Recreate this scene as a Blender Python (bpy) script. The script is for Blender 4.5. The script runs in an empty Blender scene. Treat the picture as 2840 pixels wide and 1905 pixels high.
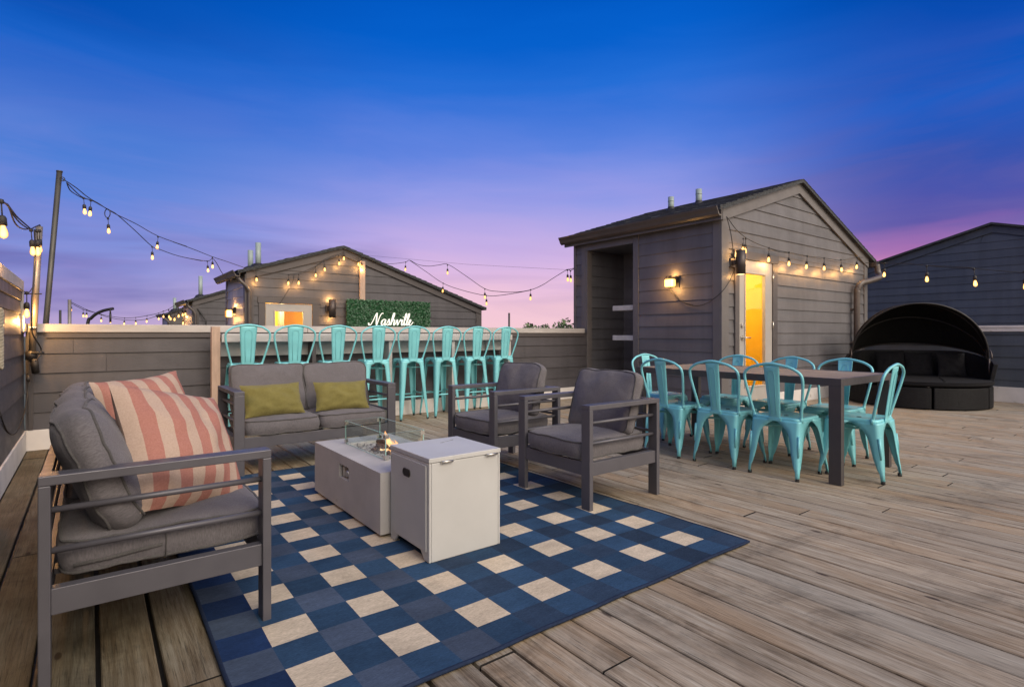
import bpy, math, random
from math import sin, cos, pi, radians, sqrt
from mathutils import Vector, Matrix, noise
random.seed(7)
SC = bpy.context.scene; COL = SC.collection
# ------------------------------------------------------------------ camera geometry (metres; X along the parapet, Y along the boards)
F, CX, HY, H = 1530., 1420., 926.5, 1.07
YAW = math.atan((1420-250)/F); FX, FY = sin(YAW), cos(YAW)
def ray(px, py):
    u = (px-CX)/F; return Vector((FX+u*FY, FY-u*FX, (HY-py)/F))
def atT(px, py, t): r = ray(px, py)*t; return Vector((r.x, r.y, r.z+H))
def atY(px, py, Y): r = ray(px, py); return atT(px, py, Y/r.y)
def atX(px, py, X): r = ray(px, py); return atT(px, py, X/r.x)
def lin(c):
    o = []
    for v in c[:3]:
        v /= 255.; o.append(v/12.92 if v <= .04045 else ((v+.055)/1.055)**2.4)
    return tuple(o)+(1,)
# ------------------------------------------------------------------ mesh collector
class MB:
    def __init__(s): s.v = []; s.f = []; s.m = []; s.s = []; s.att = []
    def add(s, vs, fs, mi=0, smooth=False, att=None):
        b = len(s.v); s.v += [tuple(p) for p in vs]
        for f in fs: s.f.append([b+i for i in f]); s.m.append(mi); s.s.append(smooth); s.att.append(att)
        return s
    def box(s, x0, y0, z0, x1, y1, z1, mi=0, att=None):
        x0, x1 = sorted((x0, x1)); y0, y1 = sorted((y0, y1)); z0, z1 = sorted((z0, z1))
        return s.add([(x0,y0,z0),(x1,y0,z0),(x1,y1,z0),(x0,y1,z0),(x0,y0,z1),(x1,y0,z1),(x1,y1,z1),(x0,y1,z1)],
            [(0,3,2,1),(4,5,6,7),(0,1,5,4),(1,2,6,5),(2,3,7,6),(3,0,4,7)], mi, att=att)
    def tube(s, pts, r, seg=8, closed=False, mi=0, caps=True, flat=1.0):
        P = [Vector(p) for p in pts]; n = len(P)
        rr = r if isinstance(r, (list, tuple)) else [r]*n
        tans = []
        for i in range(n):
            a = P[i-1] if (i > 0 or closed) else P[i]; b = P[(i+1) % n] if (i < n-1 or closed) else P[i]
            t = (b-a); tans.append(t.normalized() if t.length > 1e-9 else Vector((0,0,1)))
        ref = Vector((0,0,1)) if abs(tans[0].z) < .9 else Vector((1,0,0))
        N = (ref - tans[0]*ref.dot(tans[0])).normalized(); vs = []
        for i in range(n):
            N = (N - tans[i]*N.dot(tans[i])); N = N.normalized() if N.length > 1e-6 else Vector((1,0,0))
            B = tans[i].cross(N)
            for k in range(seg):
                a = 2*pi*k/seg; vs.append(P[i]+(N*cos(a)+B*sin(a)*flat)*rr[i])
        fs = []
        for i in range(n if closed else n-1):
            j = (i+1) % n
            for k in range(seg):
                l = (k+1) % seg; fs.append((i*seg+k, i*seg+l, j*seg+l, j*seg+k))
        s.add(vs, fs, mi, True)
        if caps and not closed:
            b = len(s.v)-n*seg
            s.f.append([b+k for k in range(seg)][::-1]); s.m.append(mi); s.s.append(False); s.att.append(None)
            s.f.append([b+(n-1)*seg+k for k in range(seg)]); s.m.append(mi); s.s.append(False); s.att.append(None)
        return s
    def cyl(s, a, b, r, seg=16, mi=0): return s.tube([a, b], r, seg, mi=mi)
    def lathe(s, c, prof, seg=12, mi=0):
        vs = []; n = len(prof)
        for r, z in prof:
            for k in range(seg): a = 2*pi*k/seg; vs.append((c[0]+r*cos(a), c[1]+r*sin(a), c[2]+z))
        fs = [(i*seg+k, i*seg+(k+1) % seg, (i+1)*seg+(k+1) % seg, (i+1)*seg+k) for i in range(n-1) for k in range(seg)]
        return s.add(vs, fs, mi, True)
    def poly(s, pts, thick, mi=0):                     # planar polygon given an extrusion vector
        n = len(pts); t = Vector(thick); vs = [Vector(p) for p in pts]+[Vector(p)+t for p in pts]
        fs = [list(range(n))[::-1], list(range(n, 2*n))]+[(i, (i+1) % n, n+(i+1) % n, n+i) for i in range(n)]
        return s.add(vs, fs, mi)
    def grid(s, fn, nu, nv, mi=0, smooth=True):
        vs = [fn(i/nu, j/nv) for j in range(nv+1) for i in range(nu+1)]
        fs = [(j*(nu+1)+i, j*(nu+1)+i+1, (j+1)*(nu+1)+i+1, (j+1)*(nu+1)+i) for j in range(nv) for i in range(nu)]
        return s.add(vs, fs, mi, smooth)
    def build(s, name, mats, parent=None, bevel=0, seg=2, recalc=False, world=True):
        me = bpy.data.meshes.new(name)
        o0 = parent_world(parent) if (parent is not None and world) else Vector((0,0,0))
        me.from_pydata([tuple(Vector(p)-o0) for p in s.v], [], s.f)
        mats = mats if isinstance(mats, (list, tuple)) else [mats]
        for m in mats: me.materials.append(m)
        me.polygons.foreach_set('material_index', s.m); me.polygons.foreach_set('use_smooth', s.s)
        if any(a is not None for a in s.att):
            at = me.attributes.new('tone', 'FLOAT_COLOR', 'FACE')
            for i, a in enumerate(s.att): at.data[i].color = a if a is not None else (0,0,0,1)
        if recalc:
            import bmesh
            b = bmesh.new(); b.from_mesh(me); bmesh.ops.recalc_face_normals(b, faces=b.faces); b.to_mesh(me); b.free()
        me.update()
        o = bpy.data.objects.new(name, me); COL.objects.link(o)
        if parent is not None: o.parent = parent
        if bevel:
            md = o.modifiers.new('bevel', 'BEVEL'); md.width = bevel; md.segments = seg; md.limit_method = 'ANGLE'; md.angle_limit = radians(40)
        return o
def parent_world(p):
    v = Vector((0,0,0))
    while p is not None: v += Vector(p.location); p = p.parent
    return v
def tag(o, label=None, cat=None, group=None, kind=None):
    if label: o['label'] = label
    if cat: o['category'] = cat
    if group: o['group'] = group
    if kind: o['kind'] = kind
    return o
def thing(name, label, cat, loc=(0,0,0), group=None):
    o = bpy.data.objects.new(name, None); COL.objects.link(o); o.location = loc; o.empty_display_size = .1
    return tag(o, label, cat, group)
def copy_tree(o, parent=None):
    c = o.copy(); COL.objects.link(c); c.parent = parent
    for ch in [x for x in bpy.data.objects if x.parent == o]: copy_tree(ch, c)
    return c
def smooth_path(pts, n=6, closed=False):
    P = [Vector(p) for p in pts]; out = []; N = len(P)
    for i in range(N if closed else N-1):
        g = lambda k: P[k % N] if closed else P[max(0, min(N-1, k))]
        a, b, c, d = g(i-1), g(i), g(i+1), g(i+2)
        for k in range(n):
            t = k/n; out.append(.5*((2*b)+(c-a)*t+(2*a-5*b+4*c-d)*t*t+(3*b-a-3*c+d)*t**3))
    if not closed: out.append(P[-1])
    return out
# ------------------------------------------------------------------ materials
def nt(name):
    m = bpy.data.materials.new(name); m.use_nodes = True; t = m.node_tree; t.nodes.clear()
    o = t.nodes.new('ShaderNodeOutputMaterial'); return m, t, o
def nd(t, typ, **kw):
    n = t.nodes.new(typ)
    for k, v in kw.items():
        if k in n.inputs.keys(): n.inputs[k].default_value = v
        else: setattr(n, k, v)
    return n
def mixc(t, a, b, fac, mode='MIX'):
    n = t.nodes.new('ShaderNodeMix'); n.data_type = 'RGBA'; n.blend_type = mode
    for s, v in ((0, fac), (6, a), (7, b)):
        if hasattr(v, 'links') or isinstance(v, bpy.types.NodeSocket): t.links.new(v, n.inputs[s])
        else: n.inputs[s].default_value = v
    return n.outputs[2]
def ramp(t, src, stops, interp='LINEAR'):
    n = t.nodes.new('ShaderNodeValToRGB'); e = n.color_ramp.elements; n.color_ramp.interpolation = interp
    while len(e) > 1: e.remove(e[-1])
    e[0].position = stops[0][0]; e[0].color = stops[0][1]
    for p, c in stops[1:]: x = e.new(p); x.color = c
    t.links.new(src, n.inputs[0]); return n.outputs[0]
def coords(t, scale=(1,1,1), kind='Object', rnd=True):
    c = nd(t, 'ShaderNodeTexCoord'); m = nd(t, 'ShaderNodeMapping'); m.inputs['Scale'].default_value = scale
    t.links.new(c.outputs[kind], m.inputs[0])
    if rnd:
        oi = nd(t, 'ShaderNodeObjectInfo'); mu = nd(t, 'ShaderNodeMath', operation='MULTIPLY'); mu.inputs[1].default_value = 37
        t.links.new(oi.outputs['Random'], mu.inputs[0]); t.links.new(mu.outputs[0], m.inputs['Location'])
    return m.outputs[0]
def noise_n(t, vec, scale, detail=4, rough=.55, dist=0):
    n = nd(t, 'ShaderNodeTexNoise'); n.inputs['Scale'].default_value = scale; n.inputs['Detail'].default_value = detail
    n.inputs['Roughness'].default_value = rough; n.inputs['Distortion'].default_value = dist; t.links.new(vec, n.inputs['Vector']); return n.outputs['Fac']
def g4(v): return (v, v, v, 1)
def mat(name, col, rough=.6, metal=0, var=.15, scale=6, stretch=(1,1,1), bump=.0, bscale=60, bstretch=None, spec=.5, col2=None, wear=None, sheen=0, tone=0):
    m, t, o = nt(name); b = nd(t, 'ShaderNodeBsdfPrincipled'); t.links.new(b.outputs[0], o.inputs[0])
    vec = coords(t, stretch); f = noise_n(t, vec, scale)
    c = Vector(col[:3]); lo = tuple(c*(1-var))+(1,); hi = tuple(c*(1+var))+(1,)
    if col2: hi = tuple(col2[:3])+(1,)
    cc = ramp(t, f, [(.3, lo), (.7, hi)])
    if wear:
        w = noise_n(t, coords(t), wear[0], 6, .7); k = ramp(t, w, [(wear[1], g4(0)), (wear[1]+.06, g4(1))]); cc = mixc(t, cc, wear[2], k)
    if tone:
        at = nd(t, 'ShaderNodeAttribute'); at.attribute_name = 'tone'; cc = mixc(t, cc, ramp(t, at.outputs['Fac'], [(0, g4(1-tone)), (1, g4(1+tone))]), 1, 'MULTIPLY')
        dn = noise_n(t, coords(t, (5,5,.5)), 1.2, 4, .6); cc = mixc(t, cc, ramp(t, dn, [(.35, g4(.86)), (.6, g4(1.04))]), 1, 'MULTIPLY')
    t.links.new(cc, b.inputs['Base Color']); b.inputs['Metallic'].default_value = metal
    b.inputs['Specular IOR Level'].default_value = spec
    rf = noise_n(t, vec, scale*2.3); t.links.new(ramp(t, rf, [(.3, g4(max(0, rough-.08))), (.7, g4(min(1, rough+.08)))]), b.inputs['Roughness'])
    if sheen: b.inputs['Sheen Weight'].default_value = sheen; b.inputs['Sheen Roughness'].default_value = .5
    if bump:
        bn = nd(t, 'ShaderNodeBump'); bn.inputs['Strength'].default_value = bump; bn.inputs['Distance'].default_value = .004
        t.links.new(noise_n(t, coords(t, bstretch or (1,1,1)), bscale, 5, .65), bn.inputs['Height']); t.links.new(bn.outputs[0], b.inputs['Normal'])
    return m
def emis(name, col, st):
    m, t, o = nt(name); e = nd(t, 'ShaderNodeEmission'); e.inputs[0].default_value = col; e.inputs[1].default_value = st
    t.links.new(e.outputs[0], o.inputs[0]); return m
SID = mat('siding_paint', (.064,.060,.068), .55, tone=.10, var=.13, scale=1.6, stretch=(1,1,2), bump=.35, bscale=14, bstretch=(2,2,30), wear=(3, .70, (.10,.095,.09,1)))
PALE = mat('pale_siding', (.26,.25,.26), .5, tone=.08, var=.1, scale=2)  # paler siding for the side walls of the row houses
SIDB = mat('siding_paint_blue', (.066,.078,.098), .55, tone=.09, var=.12, scale=1.4, stretch=(1,1,2), bump=.35, bscale=14, bstretch=(2,2,30))
TRIM = mat('trim_paint', (.070,.062,.064), .5, var=.1, scale=3, bump=.2, bscale=30, bstretch=(4,4,1))
SHED_S = mat('shed_siding_paint', (.104,.100,.108), .55, tone=.08, var=.12, scale=1.6, stretch=(1,1,2), bump=.35, bscale=14, bstretch=(2,2,30), wear=(3, .70, (.13,.12,.11,1)))
SHED_T = mat('shed_trim_paint', (.110,.102,.103), .5, var=.1, scale=3, bump=.2, bscale=30, bstretch=(4,4,1))
WHT = mat('white_trim', (.62,.59,.57), .6, var=.1, scale=4, bump=.2, bscale=40, wear=(5,.62,(.40,.37,.33,1)))
CAPM = mat('cap_boards', (.41,.385,.37), .7, var=.14, scale=3, stretch=(1,4,4), bump=.5, bscale=24, bstretch=(1,9,9), wear=(6,.66,(.28,.25,.22,1)))
BARM = mat('bar_whitewash', (.43,.42,.405), .7, var=.12, scale=3, stretch=(1,4,4), bump=.5, bscale=24, bstretch=(1,9,9), wear=(6,.63,(.34,.33,.30,1)))
POSTW = mat('bare_post_wood', (.42,.30,.23), .7, var=.16, scale=4, stretch=(5,5,1), bump=.4, bscale=20, bstretch=(8,8,1))
GUT = mat('gutter_metal', (.075,.060,.053), .42, .0, var=.12, scale=5)
SHG = mat('roof_shingle', (.040,.043,.048), .95, var=.6, scale=20, stretch=(1.2,.35,2), bump=1.0, bscale=60)
CREAM = mat('cream_rope', (.36,.32,.24), .9, var=.2, scale=40)
PVC = mat('pvc_pipe', (.25,.31,.305), .45, var=.08)
FRM = mat('powder_coated_frame', (.098,.094,.108), .42, .25, var=.06, scale=8, bump=.08, bscale=300)
def fabric(name, c, c2=None, var=.1, sheen=.12):
    m, t, o = nt(name); b = nd(t, 'ShaderNodeBsdfPrincipled'); t.links.new(b.outputs[0], o.inputs[0])
    f = noise_n(t, coords(t), 7, 6, .7); c = Vector(c)
    base = ramp(t, f, [(.3, tuple(c*(1-var))+(1,)), (.72, tuple(c*(1+var))+(1,))])
    w = nd(t, 'ShaderNodeTexWave', wave_type='BANDS', bands_direction='X'); w.inputs['Scale'].default_value = 260; t.links.new(coords(t, rnd=False), w.inputs[0])
    w2 = nd(t, 'ShaderNodeTexWave', wave_type='BANDS', bands_direction='Z'); w2.inputs['Scale'].default_value = 260; t.links.new(coords(t, rnd=False), w2.inputs[0])
    ad = nd(t, 'ShaderNodeMath', operation='ADD'); t.links.new(w.outputs[1], ad.inputs[0]); t.links.new(w2.outputs[1], ad.inputs[1])
    fine = noise_n(t, coords(t, (1,1,.25)), 240, 2)
    base = mixc(t, base, ramp(t, fine, [(.3, g4(.78)), (.7, g4(1.16))]), 1, 'MULTIPLY')
    t.links.new(base, b.inputs['Base Color']); b.inputs['Roughness'].default_value = .92; b.inputs['Specular IOR Level'].default_value = .2
    b.inputs['Sheen Weight'].default_value = sheen
    bn = nd(t, 'ShaderNodeBump'); bn.inputs['Strength'].default_value = .25; bn.inputs['Distance'].default_value = .0015; t.links.new(ad.outputs[0], bn.inputs['Height'])
    b2 = nd(t, 'ShaderNodeBump'); b2.inputs['Strength'].default_value = .45; b2.inputs['Distance'].default_value = .012
    t.links.new(noise_n(t, coords(t), 9, 3, .5, .8), b2.inputs['Height']); t.links.new(bn.outputs[0], b2.inputs['Normal']); t.links.new(b2.outputs[0], b.inputs['Normal'])
    return m
CUSH = fabric('grey_cushion_fabric', (.130,.120,.128)); PIPE = fabric('grey_piping', (.085,.08,.08))
OLV = fabric('olive_fabric', (.175,.152,.048), var=.14)
BLKF = fabric('black_fabric', (.011,.011,.013), sheen=0); CANO = fabric('canopy_fabric', (.006,.006,.006), sheen=0)
def stripes(name):
    m, t, o = nt(name); b = nd(t, 'ShaderNodeBsdfPrincipled'); t.links.new(b.outputs[0], o.inputs[0])
    c = nd(t, 'ShaderNodeTexCoord'); sx = nd(t, 'ShaderNodeSeparateXYZ'); t.links.new(c.outputs['Object'], sx.inputs[0])
    a = nd(t, 'ShaderNodeMath', operation='MULTIPLY'); a.inputs[1].default_value = 1/.096; t.links.new(sx.outputs[0], a.inputs[0])
    ad = nd(t, 'ShaderNodeMath', operation='ADD'); ad.inputs[1].default_value = 20.15; t.links.new(a.outputs[0], ad.inputs[0])
    fr = nd(t, 'ShaderNodeMath', operation='FRACT'); t.links.new(ad.outputs[0], fr.inputs[0])
    f = ramp(t, fr.outputs[0], [(0, g4(0)), (.485, g4(0)), (.5, g4(1)), (.985, g4(1)), (1, g4(0))])
    wv = noise_n(t, coords(t, (1,1,1)), 180, 3); c1 = ramp(t, wv, [(.3, (.31,.135,.105,1)), (.7, (.38,.175,.14,1))]); c2 = ramp(t, wv, [(.3, (.38,.275,.215,1)), (.7, (.45,.335,.265,1))])
    t.links.new(mixc(t, c1, c2, f), b.inputs['Base Color']); b.inputs['Roughness'].default_value = .9; b.inputs['Specular IOR Level'].default_value = .2
    b2 = nd(t, 'ShaderNodeBump'); b2.inputs['Strength'].default_value = .5; b2.inputs['Distance'].default_value = .015
    t.links.new(noise_n(t, coords(t), 8, 3, .5, 1.0), b2.inputs['Height']); t.links.new(b2.outputs[0], b.inputs['Normal'])
    return m
STR = stripes('coral_striped_fabric')
TEAL = mat('teal_painted_steel', (.185,.55,.60), .38, .1, var=.10, scale=5, spec=.6, wear=(20,.70,(.30,.40,.38,1)))
TEALT = mat('teal_leg_steel', (.175,.52,.57), .42, .1, var=.2, scale=6, stretch=(1,1,.3), spec=.6, wear=(22,.70,(.22,.21,.16,1)))
RUB = mat('rubber_foot', (.02,.02,.02), .8)
TBLF = mat('table_frame', (.062,.056,.058), .45, .2, var=.08)
TBLT = mat('table_top', (.225,.175,.13), .58, var=.25, scale=3, stretch=(5,1,1), bump=.25, bscale=30, bstretch=(10,1,1))
CONC = mat('fire_table_concrete', (.43,.41,.392), .75, var=.08, scale=5, bump=.25, bscale=120, wear=(7,.66,(.30,.275,.25,1)))
BOXW = mat('cover_steel', (.465,.46,.445), .45, var=.06, scale=3, bump=.15, bscale=420, wear=(9,.70,(.33,.32,.30,1)))
DRK = mat('dark_metal', (.028,.026,.026), .5, .3); CABLE = mat('black_cable', (.022,.02,.02), .6)
POLE = mat('steel_pole', (.075,.07,.06), .45, .5, var=.3, scale=6, stretch=(1,1,.5))
POLEL = mat('zinc_pole', (.27,.235,.20), .42, .5, var=.25, scale=6, stretch=(1,1,.5))
SILV = mat('brushed_nickel', (.6,.57,.52), .3, .9)
LAMPM = mat('bronze_lamp', (.07,.055,.05), .4, .5)
ROCK = mat('lava_rock', (.30,.28,.27), .9, var=.5, scale=30, bump=1, bscale=60)
LOG = mat('ceramic_log', (.10,.055,.04), .85, var=.7, scale=30, bump=1, bscale=50)
DOORM = mat('door_paint', (.33,.31,.29), .5, var=.05)
INT = mat('interior_yellow', (.86,.56,.05), .8, var=.04)
LEAFM = mat('hedge_leaf', (.014,.080,.028), .5, var=.7, scale=30)
TREEM = mat('tree_leaf', (.07,.11,.04), .6, var=.6, scale=3)
BARK = mat('tree_bark', (.10,.075,.055), .9, bump=.8, bscale=20)
WICK_ = None
def wicker():
    m, t, o = nt('black_wicker'); b = nd(t, 'ShaderNodeBsdfPrincipled'); t.links.new(b.outputs[0], o.inputs[0])
    c = coords(t, rnd=False); sx = nd(t, 'ShaderNodeSeparateXYZ'); t.links.new(c, sx.inputs[0])
    at = nd(t, 'ShaderNodeMath', operation='ARCTAN2'); t.links.new(sx.outputs[1], at.inputs[0]); t.links.new(sx.outputs[0], at.inputs[1])
    mu = nd(t, 'ShaderNodeMath', operation='MULTIPLY'); mu.inputs[1].default_value = .85; t.links.new(at.outputs[0], mu.inputs[0])
    cb = nd(t, 'ShaderNodeCombineXYZ'); t.links.new(mu.outputs[0], cb.inputs[0]); t.links.new(sx.outputs[2], cb.inputs[1])
    br = nd(t, 'ShaderNodeTexBrick'); br.inputs['Scale'].default_value = 1; br.inputs['Brick Width'].default_value = .032; br.inputs['Row Height'].default_value = .009
    br.inputs['Mortar Size'].default_value = .0018; br.inputs['Color1'].default_value = (.022,.022,.024,1); br.inputs['Color2'].default_value = (.012,.012,.013,1); br.inputs['Mortar'].default_value = (.004,.004,.004,1)
    t.links.new(cb.outputs[0], br.inputs['Vector']); t.links.new(br.outputs[0], b.inputs['Base Color']); b.inputs['Roughness'].default_value = .6; b.inputs['Specular IOR Level'].default_value = .2
    bn = nd(t, 'ShaderNodeBump', invert=True); bn.inputs['Strength'].default_value = .8; bn.inputs['Distance'].default_value = .004; t.links.new(br.outputs['Fac'], bn.inputs['Height']); t.links.new(bn.outputs[0], b.inputs['Normal'])
    return m
WICK = wicker()
def glassmat(name, tint=(.95,.98,.97,1), base=.04, fres=1.45, rough=.0):
    m, t, o = nt(name); tr = nd(t, 'ShaderNodeBsdfTransparent'); tr.inputs[0].default_value = tint
    gl = nd(t, 'ShaderNodeBsdfGlossy'); gl.inputs['Roughness'].default_value = rough; lw = nd(t, 'ShaderNodeLayerWeight'); lw.inputs[0].default_value = .5
    pw = nd(t, 'ShaderNodeMath', operation='POWER'); pw.inputs[1].default_value = 5; t.links.new(lw.outputs['Facing'], pw.inputs[0])
    fr = nd(t, 'ShaderNodeMath', operation='MULTIPLY_ADD', use_clamp=True); fr.inputs[1].default_value = .9; fr.inputs[2].default_value = base; t.links.new(pw.outputs[0], fr.inputs[0])
    mx = nd(t, 'ShaderNodeMixShader'); t.links.new(fr.outputs[0], mx.inputs[0]); t.links.new(tr.outputs[0], mx.inputs[1]); t.links.new(gl.outputs[0], mx.inputs[2]); t.links.new(mx.outputs[0], o.inputs[0]); return m
GLS = glassmat('clear_glass'); GLD = glassmat('door_glass', (.96,.96,.93,1), base=.045)
GEDGE = mat('glass_edge', (.30,.48,.44), .15, spec=.8)
def bulbmat(name, k):
    m, t, o = nt(name); e = nd(t, 'ShaderNodeEmission'); lw = nd(t, 'ShaderNodeLayerWeight'); lw.inputs[0].default_value = .5
    t.links.new(ramp(t, lw.outputs['Facing'], [(0, (1,.56,.16,1)), (.45, (.55,.24,.06,1)), (.9, (.045,.018,.003,1))]), e.inputs[0]); e.inputs[1].default_value = k; t.links.new(e.outputs[0], o.inputs[0]); return m
BULB = bulbmat('warm_bulb', 5); BULBF = bulbmat('far_bulb', 4.5); BULBD = bulbmat('dim_bulb', 3.0)
NEON = emis('neon_white', (1,.92,.78,1), 1.5); FLOODE = bulbmat('flood_lens', 7); SCONE = emis('sconce_lens', (1,.62,.28,1), 6)
def flame_mat():
    m, t, o = nt('flame'); e = nd(t, 'ShaderNodeEmission'); tr = nd(t, 'ShaderNodeBsdfTransparent'); mx = nd(t, 'ShaderNodeMixShader')
    c = nd(t, 'ShaderNodeTexCoord'); sx = nd(t, 'ShaderNodeSeparateXYZ'); t.links.new(c.outputs['Generated'], sx.inputs[0])
    t.links.new(ramp(t, sx.outputs[2], [(0, (1,.70,.42,1)), (.45, (1,.55,.24,1)), (1, (1,.36,.12,1))]), e.inputs[0]); e.inputs[1].default_value = 2.4
    lw = nd(t, 'ShaderNodeLayerWeight'); lw.inputs[0].default_value = .55
    n = noise_n(t, coords(t, (1,1,.4)), 30, 3); ad = nd(t, 'ShaderNodeMath', operation='MULTIPLY'); t.links.new(n, ad.inputs[0]); t.links.new(sx.outputs[2], ad.inputs[1])
    su = nd(t, 'ShaderNodeMath', operation='ADD', use_clamp=True); t.links.new(lw.outputs['Facing'], su.inputs[0]); t.links.new(ad.outputs[0], su.inputs[1])
    t.links.new(su.outputs[0], mx.inputs[0]); t.links.new(e.outputs[0], mx.inputs[1]); t.links.new(tr.outputs[0], mx.inputs[2]); t.links.new(mx.outputs[0], o.inputs[0]); return m
FLM = flame_mat()
def deck_mat():
    m, t, o = nt('weathered_deck'); b = nd(t, 'ShaderNodeBsdfPrincipled'); t.links.new(b.outputs[0], o.inputs[0])
    at = nd(t, 'ShaderNodeAttribute'); at.attribute_name = 'tone'; sp = nd(t, 'ShaderNodeSeparateColor'); t.links.new(at.outputs['Color'], sp.inputs[0])
    c = nd(t, 'ShaderNodeTexCoord'); cb = nd(t, 'ShaderNodeCombineXYZ')
    mu = nd(t, 'ShaderNodeMath', operation='MULTIPLY'); mu.inputs[1].default_value = 50; t.links.new(sp.outputs[0], mu.inputs[0]); t.links.new(mu.outputs[0], cb.inputs[1]); t.links.new(mu.outputs[0], cb.inputs[2])
    ad = nd(t, 'ShaderNodeVectorMath', operation='ADD'); t.links.new(c.outputs['Object'], ad.inputs[0]); t.links.new(cb.outputs[0], ad.inputs[1])
    def mp(s): k = nd(t, 'ShaderNodeMapping'); k.inputs['Scale'].default_value = s; t.links.new(ad.outputs[0], k.inputs[0]); return k.outputs[0]
    fine = noise_n(t, mp((95,2.6,1)), 2.2, 6, .75, .5); mid = noise_n(t, mp((26,1.5,1)), 1.6, 6, .72, .35); big = noise_n(t, mp((1.6,.55,1)), 1.1, 3, .6, .8)
    base = ramp(t, mid, [(.28, (.115,.082,.052,1)), (.42, (.26,.203,.140,1)), (.58, (.375,.32,.245,1)), (.75, (.47,.43,.355,1))])
    warm = mixc(t, base, (.33,.205,.10,1), ramp(t, big, [(.46, g4(0)), (.68, g4(.55))]))
    grey = mixc(t, warm, (.33,.315,.27,1), sp.outputs[1])
    grain = mixc(t, grey, ramp(t, fine, [(.32, g4(.28)), (.45, g4(.88)), (.7, g4(1.22))]), 1, 'MULTIPLY')
    v = nd(t, 'ShaderNodeTexVoronoi'); v.inputs['Scale'].default_value = 1; t.links.new(mp((6.5,2.4,1)), v.inputs['Vector'])
    knot = ramp(t, v.outputs['Distance'], [(0, g4(1)), (.06, g4(.85)), (.075, g4(.25)), (.13, g4(.0))]); kc = mixc(t, grain, (.055,.036,.026,1), knot)
    blot = noise_n(t, c.outputs['Object'], 2.4, 5, .7, .8); st = mixc(t, kc, ramp(t, blot, [(.30, g4(.62)), (.47, g4(1)), (.8, g4(1.08))]), 1, 'MULTIPLY')
    # boards multiplied darker towards the left wall
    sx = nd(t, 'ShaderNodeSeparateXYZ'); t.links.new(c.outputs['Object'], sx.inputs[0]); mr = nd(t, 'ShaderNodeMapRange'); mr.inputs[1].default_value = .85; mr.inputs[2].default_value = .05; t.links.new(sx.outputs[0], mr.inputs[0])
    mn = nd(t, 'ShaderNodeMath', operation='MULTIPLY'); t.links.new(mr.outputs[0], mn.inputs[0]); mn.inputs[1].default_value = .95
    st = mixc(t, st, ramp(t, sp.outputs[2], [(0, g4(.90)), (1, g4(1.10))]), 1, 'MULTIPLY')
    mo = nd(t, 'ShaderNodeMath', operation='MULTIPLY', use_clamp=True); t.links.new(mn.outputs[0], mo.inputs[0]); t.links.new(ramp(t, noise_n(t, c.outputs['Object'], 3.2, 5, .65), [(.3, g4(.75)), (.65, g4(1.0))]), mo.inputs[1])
    left_dark = mixc(t, st, (.30,.295,.235,1), mo.outputs[0], 'MULTIPLY')
    t.links.new(mixc(t, left_dark, left_dark, 0), b.inputs['Base Color']); b.inputs['Specular IOR Level'].default_value = .25
    t.links.new(ramp(t, mid, [(.2, g4(.62)), (.8, g4(.85))]), b.inputs['Roughness'])
    bn = nd(t, 'ShaderNodeBump'); bn.inputs['Strength'].default_value = .6; bn.inputs['Distance'].default_value = .003; t.links.new(fine, bn.inputs['Height']); t.links.new(bn.outputs[0], b.inputs['Normal'])
    return m
DECK = deck_mat()
def rug_mat():
    m, t, o = nt('woven_rug'); b = nd(t, 'ShaderNodeBsdfPrincipled'); t.links.new(b.outputs[0], o.inputs[0])
    at = nd(t, 'ShaderNodeAttribute'); at.attribute_name = 'tone'
    n1 = noise_n(t, coords(t, (60,260,1), rnd=False), 1, 2, .6); n2 = noise_n(t, coords(t, (9,42,1), rnd=False), 1, 4, .7); n3 = noise_n(t, coords(t, rnd=False), 5, 4, .6)
    c = mixc(t, at.outputs['Color'], ramp(t, n1, [(.3, g4(.80)), (.7, g4(1.2))]), 1, 'MULTIPLY')
    c = mixc(t, c, ramp(t, n2, [(.32, g4(.90)), (.68, g4(1.12))]), 1, 'MULTIPLY'); c = mixc(t, c, ramp(t, n3, [(.3, g4(.78)), (.7, g4(1.14))]), 1, 'MULTIPLY')
    t.links.new(c, b.inputs['Base Color']); b.inputs['Roughness'].default_value = .95; b.inputs['Specular IOR Level'].default_value = .15
    bn = nd(t, 'ShaderNodeBump'); bn.inputs['Strength'].default_value = .6; bn.inputs['Distance'].default_value = .003; t.links.new(n1, bn.inputs['Height']); t.links.new(bn.outputs[0], b.inputs['Normal']); return m
RUG = rug_mat()
GRD = mat('ground', (.06,.07,.045), .95, var=.4, scale=.05)
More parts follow.
